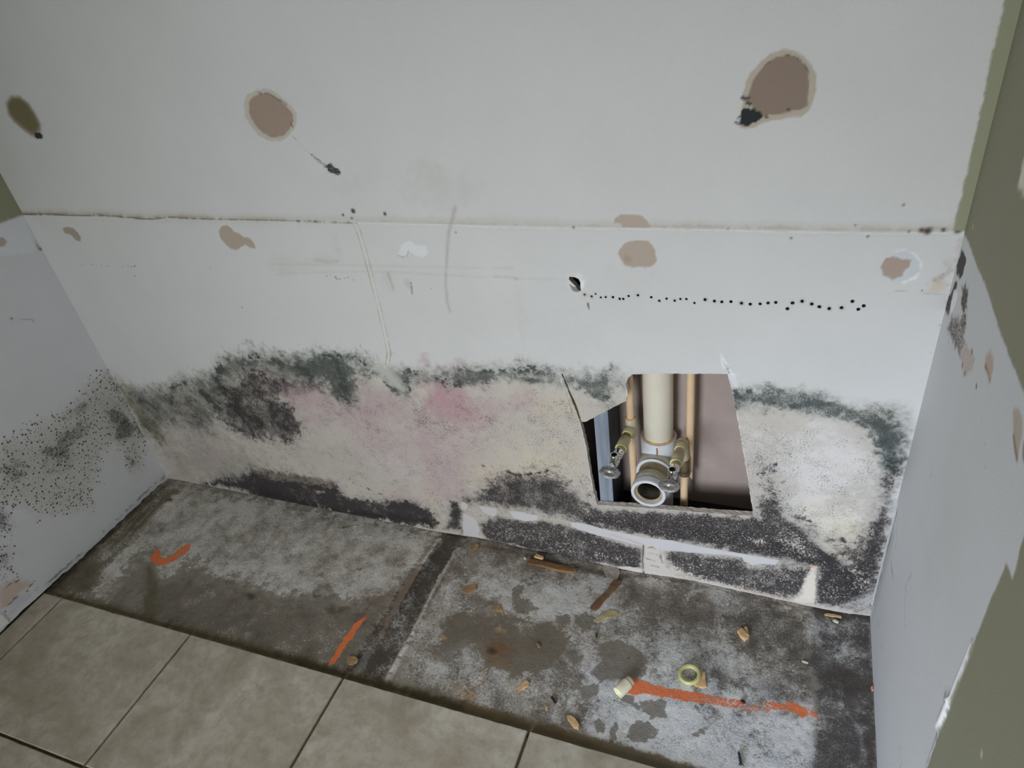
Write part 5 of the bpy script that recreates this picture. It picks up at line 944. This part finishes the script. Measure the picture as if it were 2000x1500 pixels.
# drain stack
dr = empty('drain_pipe', (1.466, .072, .135)); tag(dr, 'thick cream plastic drain stack with white tee, standing in the wall opening', 'pipe')
def part(o, root):
    o.parent = root; o.matrix_parent_inverse = Matrix.Translation(-root.location); return o
ax = (1.466, .072)
part(tube('pipe', (*ax, .338), (*ax, 1.15), .0302, M_PVC, None, 48), dr)
part(tube('glue_ring', (*ax, .3395), (*ax, .3445), .0325, M_RUST, None, 48), dr)
bm = bmesh.new()
lathe(bm, (*ax, .135), (*ax, .342), [(0, .0302), (.05, .0302), (.075, .0305), (.080, .034), (.135, .0345), (.165, .0365), (.205, .0375), (.207, .036), (.207, .030)], 48)
te = part(bm_obj('tee', bm, M_PVCW, None, True), dr); smooth_by_angle(te, 35)
BZ = .283
def yb(name, y0, y1, r, mat, inner=None, n=48):
    return part(tube(name, (ax[0], y0, BZ), (ax[0], y1, BZ), r, mat, None, n, inner, .0012), dr)
yb('branch_hub', .060, .020, .0368, M_GREY, .030)
yb('hub_rim', .021, .0175, .0378, M_PVCW, .0305)
yb('branch_stub', .030, -.012, .0312, M_DIRTY, .027)
yb('coupling', -.006, -.032, .0345, M_GREY, .026)
bm = bmesh.new()
lathe(bm, (ax[0], -.030, BZ), (ax[0], -.046, BZ), [(0, .0355), (.010, .0358), (.0145, .0352), (.016, .0335), (.016, .0300), (.0145, .0285), (.008, .0280)], 48, closed=False)
c_ = part(bm_obj('socket_rim', bm, M_PVCW, None, True), dr); smooth_by_angle(c_, 35)
part(tube('bore_wall', (ax[0], .028, BZ), (ax[0], -.038, BZ), .0272, M_BORE, None, 48, .0258), dr)
part(tube('seat_ring', (ax[0], -.0345, BZ), (ax[0], -.0385, BZ), .0284, M_DIRTY, None, 48, .0232), dr)
bm = bmesh.new(); lathe(bm, (ax[0], .03, BZ), (ax[0], -.0, BZ), [(.002, .0262), (.0, .0262), (.0, .001)], 40); part(bm_obj('bore', bm, M_VOID, None), dr)
bm = bmesh.new(); r = random.Random(5)
for t in range(6):
    z = .338 - t * .0045; a = -1.48 + .012 * math.sin(t); w = .0011 + .0004 * r.random()
    for s_ in (0,):
        v = [bm.verts.new((ax[0] + .0379 * math.cos(a + d), ax[1] + .0379 * math.sin(a + d), zz)) for d, zz in ((-w / .037, z), (w / .037, z), (w / .037, z - .0046), (-w / .037, z - .0046))]
        bm.faces.new(v)
bmesh.ops.solidify(bm, geom=bm.faces[:], thickness=.0003)
part(bm_obj('glue_drip', bm, M_RUST, None), dr)

def hexnut(name, a, b, r, mat, parent):
    bm = bmesh.new(); L = (Vector(b) - Vector(a)).length
    lathe(bm, a, b, [(0, r * .9), (.001, r), (L - .001, r), (L, r * .9)], 6)
    return bm_obj(name, bm, mat, parent)
def valve(root, P0, P1):
    """angle stop along P0 -> P1: nut, body, outlet turned up, oval handle"""
    d = (Vector(P1) - Vector(P0)); L = d.length; d.normalize()
    at = lambda t: tuple(Vector(P0) + d * t)
    bodyb = bmesh.new(); lathe(bodyb, at(0), at(L), [(0, .0095), (.003, .0100), (.012, .0100), (.014, .0078), (.020, .0078), (.024, .0092), (.036, .0092), (.039, .0060), (.046, .0052), (.050, .0040), (L - .004, .0038), (L - .002, .0038)], 28)
    v = part(bm_obj('shutoff_valve', bodyb, M_CHROME, None, True), root); smooth_by_angle(v, 40)
    v['label'] = 'chrome angle stop valve with oval handle'
    c = Vector(at(.029)); top = c + Vector((0, -.002, .020))
    def sub_part(o):
        o.parent = v
        return o
    bm = bmesh.new(); lathe(bm, tuple(c), tuple(top), [(.002, .0066), (.008, .0066), (.009, .0086), (.0185, .0086), (.0200, .0076), (.0200, .0056), (.015, .0052), (.013, .0050)], 28, closed=False)
    o = sub_part(bm_obj('outlet', bm, M_CHROME, None, True)); smooth_by_angle(o, 40)
    bm = bmesh.new(); lathe(bm, tuple(c), tuple(top), [(.0138, .0052), (.0140, .0052), (.0140, .0004)], 20); sub_part(bm_obj('outlet_bore', bm, M_VOID, None))
    # oval, slightly dished handle
    e = Vector(at(L)); bm = bmesh.new(); n = 40; rings = []
    for t, s in ((-.005, .30), (-.0045, .80), (-.0025, .97), (0, 1.0), (.002, .97), (.0032, .90), (.0026, .70), (.0020, .35), (.0032, .22), (.0036, .12)):
        rg = []
        for k in range(n):
            a = 2 * math.pi * k / n; sc_ = 1 + .035 * math.cos(8 * a) * (1 if s > .7 else 0)
            rg.append(bm.verts.new(e + d * t + Vector((.0205 * s * sc_ * math.cos(a), 0, .0150 * s * sc_ * math.sin(a)))))
        rings.append(rg)
    for a_, b_ in zip(rings, rings[1:]):
        for k in range(n): bm.faces.new((a_[k], a_[(k + 1) % n], b_[(k + 1) % n], b_[k]))
    bm.faces.new(rings[0][::-1]); bm.faces.new(rings[-1])
    h = sub_part(bm_obj('handle', bm, M_CHROMED, None, True)); smooth_by_angle(h, 50)
    bm = bmesh.new(); lathe(bm, tuple(e + d * .003), tuple(e + d * .0052), [(0, .0030), (.0016, .0030), (.0022, .0022)], 16); sub_part(bm_obj('screw', bm, M_BRASS, None))
    return v
# left supply
ls = empty('supply_pipe', (1.415, .05, .135)); tag(ls, 'thin tan supply pipe left of the drain, with tee and chrome stop valve', 'pipe', None)
T = (1.4135, .05, .374)
part(tube('pipe', (1.4135, .05, .386), (1.412, .05, 1.05), .0080, M_CPVC, None), ls)
part(tube('pipe', (1.4165, .05, .140), (1.4137, .05, .362), .0080, M_CPVC, None), ls)
part(tube('pipe_collar', (1.4165, .05, .134), (1.4165, .05, .144), .0105, M_BRASS, None), ls)
part(tube('tee', (1.4137, .05, .350), (1.4135, .05, .398), .0112, M_FIT, None, bev=.0015), ls)
part(tube('glue_ring', (1.4135, .05, .3965), (1.4135, .05, .3995), .0098, M_RUST, None), ls)
E_ = (1.4015, -.088, .368)
def lp(y): t = (.05 - y) / (.05 + .088); return tuple(T[i] + (E_[i] - T[i]) * t for i in range(3))
part(tube('branch', lp(.05), lp(.024), .0112, M_FIT, None, bev=.0012), ls)
part(tube('glue_ring', lp(.0255), lp(.0225), .0106, M_GLUE, None), ls)
part(tube('stub', lp(.026), lp(.008), .0092, M_DIRTY, None), ls)
part(tube('coupling', lp(.012), lp(-.017), .0114, M_FIT, None, bev=.0012), ls)
part(tube('glue_ring', lp(-.0155), lp(-.0195), .0118, M_GLUE, None, 28, .0088), ls)
part(tube('stub', lp(-.012), lp(-.032), .0088, M_FIT, None), ls)
valve(ls, lp(-.028), E_)
# right supply
rs = empty('supply_pipe', (1.5235, .05, .135)); tag(rs, 'short tan supply pipe right of the drain, with elbow and chrome stop valve', 'pipe', None)
T = (1.5185, .05, .350); E_ = (1.5155, -.092, .360)
T = (1.5185, .05, .347); E_ = (1.516, -.090, .357)
part(tube('pipe', (1.5235, .05, .128), (1.5235, .05, .285), .0080, M_CPVC, None), rs)
part(tube('brass_union', (1.5235, .05, .270), (1.5228, .05, .308), .0112, M_BRASS, None, bev=.002), rs)
part(tube('union_collar', (1.5235, .05, .262), (1.5235, .05, .272), .0122, M_BRASS, None, bev=.002), rs)
part(tube('riser', (1.5228, .05, .300), (1.5187, .05, .345), .0108, M_FIT, None, bev=.002), rs)
bm = bmesh.new(); bmesh.ops.create_uvsphere(bm, u_segments=24, v_segments=16, radius=.0122, matrix=Matrix.Translation((1.5186, .05, .347))); part(bm_obj('elbow', bm, M_FIT, None, True), rs)
part(tube('branch', lp(.05), lp(.026), .0116, M_FIT, None, bev=.0012), rs)
part(tube('glue_ring', lp(.0275), lp(.0240), .0112, M_GLUE, None), rs)
part(tube('stub', lp(.028), lp(.008), .0094, M_FIT, None), rs)
part(tube('coupling', lp(.013), lp(-.018), .0116, M_FIT, None, bev=.0012), rs)
part(tube('glue_ring', lp(-.0165), lp(-.0205), .0120, M_GLUE, None, 28, .0088), rs)
part(tube('stub', lp(-.013), lp(-.034), .0088, M_FIT, None), rs)
valve(rs, lp(-.030), E_)
# sawn-off riser behind
bm = bmesh.new(); n = 28; top = []; bot = []
for k in range(n):
    a = 2 * math.pi * k / n; cx, cy = .0079 * math.cos(a), .0079 * math.sin(a)
    top.append(bm.verts.new((1.530 + cx, .066 + cy, 1.05))); bot.append(bm.verts.new((1.5325 + cx * .8, .066 + cy * .8, .236 + (.0079 - cx) * 1.9)))
mid = [bm.verts.new((1.5315 + .0079 * math.cos(2 * math.pi * k / n), .066 + .0079 * math.sin(2 * math.pi * k / n), .30)) for k in range(n)]
for a_, b_ in ((top, mid), (mid, bot)):
    for k in range(n): bm.faces.new((a_[k], a_[(k + 1) % n], b_[(k + 1) % n], b_[k]))
bm.faces.new(top); bm.faces.new(bot[::-1])
o = bm_obj('cut_pipe', bm, M_CPVC, None, True); smooth_by_angle(o, 40); tag(o, 'thin tan plastic pipe sawn to a point behind the right valve', 'pipe')

# metal stud
st = empty('metal_stud', (1.362, .0135, .135)); tag(st, 'ribbed galvanised steel wall stud at the left of the opening', 'stud')
bm = bmesh.new(); n = 14; x0, x1 = 1.3465, 1.3755; prof = []
for k in range(n * 2 + 1):
    x = x0 + (x1 - x0) * k / (n * 2); prof.append((x, .0140 + (.0007 if k % 2 else 0)))
prof = [(x0 - .001, .022)] + prof + [(x1 + .0005, .0148)]
lo_ = [bm.verts.new((x, y, .136)) for x, y in prof]; hi_ = [bm.verts.new((x, y, 1.1)) for x, y in prof]
for k in range(len(prof) - 1): bm.faces.new((lo_[k], lo_[k + 1], hi_[k + 1], hi_[k]))
part(bm_obj('flange', bm, M_ZINC, None), st)
bm = bmesh.new(); box(bm, x1, x1 + .0008, .0148, .103, .136, 1.1); part(bm_obj('web', bm, M_ZINCD, None), st)
bm = bmesh.new(); box(bm, x0, x1, .1022, .103, .136, 1.1); part(bm_obj('rear_flange', bm, M_ZINC, None), st)

# ================================================================== loose bits on the slab
M_WOOD = plain('brown_wood', col(142, 108, 70, 186), .75, c2=col(84, 58, 36, 186), scale=60, bump=.4, bscale=160, stretch=(.25, 1, 1))
M_WOODD = plain('dark_brown_wood', col(126, 94, 68, 186), .75, c2=col(78, 54, 38, 186), scale=60, bump=.4, bscale=160, stretch=(.25, 1, 1))
M_PALE = plain('pale_wood', col(206, 176, 132, 188), .75, c2=col(172, 136, 92, 188), scale=80, bump=.3, bscale=200)
M_FLAKE = plain('weathered_flake', col(190, 178, 142, 186), .7, c2=col(130, 112, 70, 186), scale=45, bump=.4, stretch=(.4, 1, 1))
M_RESID = plain('wood_residue', col(164, 136, 98, 186), .85, c2=col(112, 88, 60, 186), scale=120, bump=.5)
M_CAP = plain('ivory_plastic', col(218, 212, 190, 190), .4, c2=col(196, 188, 160, 190), scale=60, bump=.05)
M_RINGY = plain('yellow_grey_plastic', col(190, 186, 128, 190), .4, c2=col(172, 168, 116, 190), scale=40, bump=.03)
M_STEEL = plain('dull_steel', (.5, .5, .5), .35, c2=(.3, .3, .3), scale=200, bump=.1, metal=1.0)
M_BLACKS = plain('black_steel', (.03, .03, .03), .4, var=.3, scale=200, bump=.1, metal=.3)
M_PAPER = plain('grey_brown_paper', col(150, 140, 130, 186), .9, c2=col(124, 112, 102, 186), scale=80, bump=.3)
M_REDC = plain('red_brick_crumb', col(190, 138, 118, 188), .9, var=.1, scale=200, bump=.4)
def chip(name, poly, th, mat, label, cat='debris', z0=-.0005, tilt=(0, 0), curl=0.0, group=None, sub=2, jag=.0004):
    """a flat splinter with uneven outline, rounded edge and slightly uneven top"""
    q = np.array(poly); c = q.mean(0); r = random.Random(int(abs(c[0]) * 1e4)); q = np.array(ragged([tuple(x) for x in poly], .004, jag, int(c[0] * 1e4) % 997)); n = len(q)
    bm = bmesh.new()
    def ring(s, z, j): return [bm.verts.new(((x - c[0]) * s, (y - c[1]) * s, z + r.uniform(-j, j) + tilt[0] * (x - c[0]) + tilt[1] * (y - c[1]) + curl * ((x - c[0]) ** 2 + (y - c[1]) ** 2))) for x, y in q]
    b0 = ring(.97, 0, 0); b1 = ring(1.0, th * .35, th * .04); b2 = ring(.985, th * .85, th * .05); b3 = ring(.90, th, th * .06); b4 = ring(.45, th * 1.03, th * .05)
    for a, b in ((b0, b1), (b1, b2), (b2, b3), (b3, b4)):
        for k in range(n): bm.faces.new((a[k], a[(k + 1) % n], b[(k + 1) % n], b[k]))
    bm.faces.new(b0[::-1]); bm.faces.new(b4)
    o = bm_obj(name, bm, mat); o.location = (float(c[0]), float(c[1]), z0); tag(o, label, cat, group)
    return o
chip('wood_splinter', [(1.1708,-0.0408),(1.1848,-0.0392),(1.199,-0.0398),(1.2314,-0.04),(1.2546,-0.0415),(1.2769,-0.0403),(1.2949,-0.042),(1.2948,-0.0499),(1.2878,-0.0549),(1.2683,-0.0569),(1.2549,-0.0574),(1.2317,-0.0555),(1.2127,-0.0537),(1.1944,-0.0541),(1.1747,-0.0543)], .006, M_WOOD, 'long brown wood splinter lying below the curled drywall edge', 'wood')
chip('wood_block', [(1.1851,-0.0345),(1.1858,-0.0296),(1.1889,-0.0248),(1.2085,-0.0297),(1.2089,-0.0333),(1.2068,-0.0368)], .006, M_PALE, 'small pale wood block resting against the long brown splinter', 'wood', z0=.004)
chip('wood_stick', [(1.3503,-0.1389),(1.3506,-0.1338),(1.3541,-0.1273),(1.3645,-0.1061),(1.3758,-0.0837),(1.3792,-0.067),(1.3824,-0.0561),(1.3894,-0.0511),(1.4005,-0.0516),(1.3984,-0.0628),(1.3918,-0.0797),(1.3831,-0.0962),(1.3731,-0.1235),(1.3698,-0.1352),(1.3636,-0.1435),(1.3553,-0.1439)], .005, M_WOODD, 'reddish brown wood stick lying diagonally near the paper scrap', 'wood')
chip('wood_flake', [(1.3656,-0.1659),(1.3712,-0.1571),(1.3793,-0.1484),(1.3853,-0.1394),(1.393,-0.133),(1.4036,-0.1298),(1.4155,-0.1351),(1.4148,-0.141),(1.4095,-0.1465),(1.3968,-0.1529),(1.3864,-0.1605),(1.3833,-0.1644),(1.3678,-0.1718)], .002, M_FLAKE, 'pale yellowish wood flake just below the diagonal stick', 'wood')
chip('wood_chip', [(1.0183,-0.0477),(1.0236,-0.0352),(1.0308,-0.0236),(1.0389,-0.0269),(1.0398,-0.0334),(1.0331,-0.046),(1.0282,-0.0553)], .004, M_RESID, 'tan wood chip by the wall beside the mortar ridge', 'wood')
chip('wood_chip', [(1.1356,-0.1959),(1.1383,-0.1842),(1.1462,-0.1814),(1.1543,-0.1819),(1.1637,-0.1931),(1.1568,-0.1974),(1.1462,-0.1988)], .0022, M_RESID, 'orange brown crumbled chip at the top of the large brown stain', 'wood', jag=.001)
chip('wood_chip', [(1.0465,-0.1664),(1.0525,-0.1554),(1.0648,-0.1454),(1.0784,-0.1371),(1.083,-0.1523),(1.0768,-0.1628),(1.0683,-0.1703)], .0024, M_RESID, 'tan crumbled chip right of the mortar ridges', 'wood', jag=.001)
chip('plaster_crumb', [(1.1592,-0.0387),(1.1613,-0.0352),(1.165,-0.0364),(1.1658,-0.04),(1.1621,-0.0417)], .003, M_CAP, 'tiny white plaster crumb left of the long splinter', 'debris')
chip('paper_scrap', [(1.3542,-0.0059),(1.3619,0.0008),(1.3767,0.0032),(1.3868,-0.0008),(1.3881,-0.0159),(1.3923,-0.0287),(1.3912,-0.0453),(1.3879,-0.0542),(1.375,-0.0493),(1.3669,-0.0472),(1.3546,-0.0324),(1.3489,-0.0227),(1.3524,-0.0148)], .0012, M_PAPER, 'torn grey brown paper scrap hanging at the drywall edge', 'paper', z0=.001, curl=2.0, tilt=(0, .12))
chip('wood_block', [(1.6595,-0.1219),(1.6636,-0.1155),(1.6674,-0.1109),(1.6844,-0.1271),(1.6826,-0.1326),(1.6768,-0.139),(1.6681,-0.1335)], .009, M_PALE, 'larger pale wood block of the pair near the right strip', 'wood')
chip('wood_block', [(1.6712,-0.1105),(1.675,-0.1048),(1.6792,-0.1099),(1.6818,-0.1181),(1.6818,-0.1231),(1.6787,-0.1204)], .007, M_PALE, 'smaller wood piece tucked behind the pale block', 'wood')
chip('wood_chip', [(1.3719,-0.3916),(1.3741,-0.3887),(1.3783,-0.3879),(1.3884,-0.3921),(1.3963,-0.3981),(1.3999,-0.4034),(1.401,-0.4117),(1.3962,-0.4102),(1.3921,-0.4114),(1.3853,-0.4057),(1.3805,-0.4016),(1.375,-0.3977)], .005, M_PALE, 'pale oval wood chip closest to the tile edge', 'wood')
chip('wood_chip', [(1.2595,-0.3639),(1.2599,-0.3588),(1.2629,-0.3509),(1.2671,-0.3437),(1.2716,-0.34),(1.2796,-0.3449),(1.2789,-0.3519),(1.2702,-0.3609),(1.2629,-0.3715)], .004, M_PALE, 'pale slanted wood chip below the large brown stain', 'wood')
chip('wood_chip', [(0.8767,-0.4023),(0.8747,-0.3946),(0.8768,-0.3894),(0.8904,-0.386),(0.9024,-0.391),(0.903,-0.3985),(0.8966,-0.4053),(0.8859,-0.409)], .003, M_RESID, 'round tan chip next to the lower end of the orange line', 'wood')
chip('wood_chip', [(1.5934,-0.2635),(1.5975,-0.2569),(1.5993,-0.2424),(1.6012,-0.2299),(1.6093,-0.2289),(1.6127,-0.2446),(1.6167,-0.2611),(1.61,-0.2644),(1.6062,-0.2647),(1.5986,-0.2643)], .0035, M_PALE, 'thin wood chip lying under the yellow plastic ring', 'wood')
chip('wood_splinter', [(1.825,-0.0332),(1.83,-0.0295),(1.8482,-0.0291),(1.8577,-0.0296),(1.8582,-0.0337),(1.8459,-0.0345),(1.8266,-0.0359)], .003, M_PALE, 'thin tan splinter by the right end of the mouldy wall', 'wood')
chip('plaster_crumb', [(1.841,-0.0439),(1.8459,-0.0405),(1.8531,-0.0446),(1.8515,-0.0486),(1.8448,-0.0474)], .003, M_CAP, 'white sliver below the thin tan splinter', 'debris')
chip('plaster_crumb', [(1.8705,-0.0151),(1.8729,-0.0105),(1.876,-0.0137),(1.875,-0.0185),(1.8714,-0.0194)], .004, M_PALE, 'tiny pale crumb right of the thin tan splinter', 'debris')
chip('plaster_crumb', [(1.9009,-0.0073),(1.9095,-0.0036),(1.9111,-0.0077),(1.9025,-0.012)], .004, M_REDC, 'reddish crumb in the right corner below the wall', 'debris')
chip('plaster_crumb', [(1.9069,-0.1816),(1.9095,-0.1771),(1.9113,-0.1816),(1.9111,-0.1874),(1.9087,-0.1881)], .006, M_REDC, 'reddish crumb against the foot of the right wall', 'debris')
chip('plaster_crumb', [(1.7849,-0.1556),(1.7896,-0.1538),(1.798,-0.1564),(1.7963,-0.159),(1.7887,-0.1584)], .002, M_CAP, 'thin white sliver left of the dark strip', 'debris')
chip('dark_crumb', [(1.68,-0.2716),(1.6841,-0.269),(1.6898,-0.2714),(1.6891,-0.2759),(1.6847,-0.2753)], .004, M_BLACKS, 'small dark crumb lying on the faded orange stripe', 'debris')
chip('dark_crumb', [(1.3289,-0.3624),(1.3318,-0.3597),(1.3388,-0.3645),(1.3438,-0.3689),(1.3424,-0.3731),(1.3365,-0.369)], .004, M_BLACKS, 'black crumb between the two pale chips', 'debris', jag=.0012)
chip('dark_crumb', [(1.38,-0.2033),(1.3796,-0.1955),(1.3813,-0.1962),(1.3833,-0.2069),(1.3819,-0.209)], .002, M_BLACKS, 'thin black sliver right of the large brown stain', 'debris')
chip('wood_chip', [(1.2628,-0.2533),(1.269,-0.2539),(1.2747,-0.259),(1.273,-0.2628),(1.268,-0.2597)], .003, M_RESID, 'tiny chip in the middle of the large brown stain', 'wood')
chip('wood_chip', [(1.3249,-0.3847),(1.3275,-0.3811),(1.3311,-0.3839),(1.3311,-0.3896),(1.3291,-0.392)], .002, M_PALE, 'tiny pale chip below the black crumb', 'wood')

# plastic bushing lying on its side
RC = .0118
a0 = [(1.4563,-0.3239,0.0118)][0]; a1 = [(1.4703,-0.299,0.0118)][0]; a2 = [(1.4748,-0.2916,0.0118)][0]
L1 = (Vector(a1) - Vector(a0)).length; L2_ = (Vector(a2) - Vector(a0)).length
bu = empty('pipe_bushing', (a0[0], a0[1], 0)); tag(bu, 'ivory plastic pipe bushing lying at the start of the long orange stripe', 'fitting')
bm = bmesh.new(); lathe(bm, a0, a1, [(.004, .0088), (.001, .0100), (0, .0112), (.0012, RC), (L1 - .001, RC), (L1, RC - .001), (L1, .0060)], 36, closed=False); o = part(bm_obj('body', bm, M_CAP, None, True), bu); smooth_by_angle(o, 40)
bm = bmesh.new(); lathe(bm, a0, a1, [(L1 - .001, .0092), (L1 + .0012, .0092), (L1 + .0018, .0102), (L2_ - .001, .0102), (L2_, .0094)], 36); o = part(bm_obj('neck', bm, M_CAP, None, True), bu); smooth_by_angle(o, 40)
bm = bmesh.new(); lathe(bm, a0, a1, [(.0040, .0089), (.0042, .0089), (.0044, .0002)], 28); part(bm_obj('glue_face', bm, M_GLUE, None), bu)
# plastic ring
rc = [(1.5819,-0.2448,0.004)][0]
bm = bmesh.new(); lathe(bm, (0, 0, 0), (0, 0, .011), [(0, .0150), (0, .0205), (.001, .0218), (.0060, .0220), (.0078, .0205), (.0085, .0196), (.0085, .0178), (.0078, .0164), (.0078, .0156), (.0064, .0147), (0, .0150)], 48, closed=False)
bmesh.ops.remove_doubles(bm, verts=bm.verts, dist=1e-6)
o = bm_obj('plastic_ring', bm, M_RINGY, None, True); smooth_by_angle(o, 30); o.location = (rc[0], rc[1], .001); o.rotation_euler = (.02, -.10, 0); tag(o, 'yellowish plastic ring lying partly on a wood chip', 'ring')
# nail and screw
def pin(name, a, b, r, mat, label, cat, head=0.0):
    root = empty(name, (a[0], a[1], 0)); tag(root, label, cat)
    L = (Vector(b) - Vector(a)).length
    bm = bmesh.new(); lathe(bm, a, b, [(0, r), (L - .004, r), (L, r * .2)], 12); part(bm_obj('shank', bm, mat, None, True), root)
    if head:
        bm = bmesh.new(); lathe(bm, a, b, [(-.0012, head * .9), (-.0004, head), (.0006, head * .7), (.0012, r)], 16); part(bm_obj('head', bm, mat, None), root)
    return root
n0, n1 = [(0.6555,-0.0567,0.0015),(0.697,-0.0387,0.0015)]
pin('nail', n0, n1, .0011, M_STEEL, 'thin steel nail on the pale concrete near the back wall', 'nail', .0022)
n0, n1 = [(1.6861,-0.3701,0.003),(1.6926,-0.3927,0.003)]
sc = pin('screw', n1, n0, .0019, M_BLACKS, 'dark threaded screw on the pale slab beyond the faded orange stripe', 'screw', .0040)
bm = bmesh.new()
Ls = (Vector(n0) - Vector(n1)).length; k = 0.003
prof = []
while k < Ls - .004:
    prof += [(k, .0019), (k + .0007, .0027), (k + .0014, .0019)]; k += .0024
lathe(bm, n1, n0, prof, 12, closed=False); part(bm_obj('thread', bm, M_BLACKS, None), sc)
n0, n1 = [(1.6944,-0.3926,0.002),(1.7043,-0.3971,0.002)]
pin('nail', n0, n1, .0010, M_STEEL, 'short bright nail touching the dark screw', 'nail', .0020)
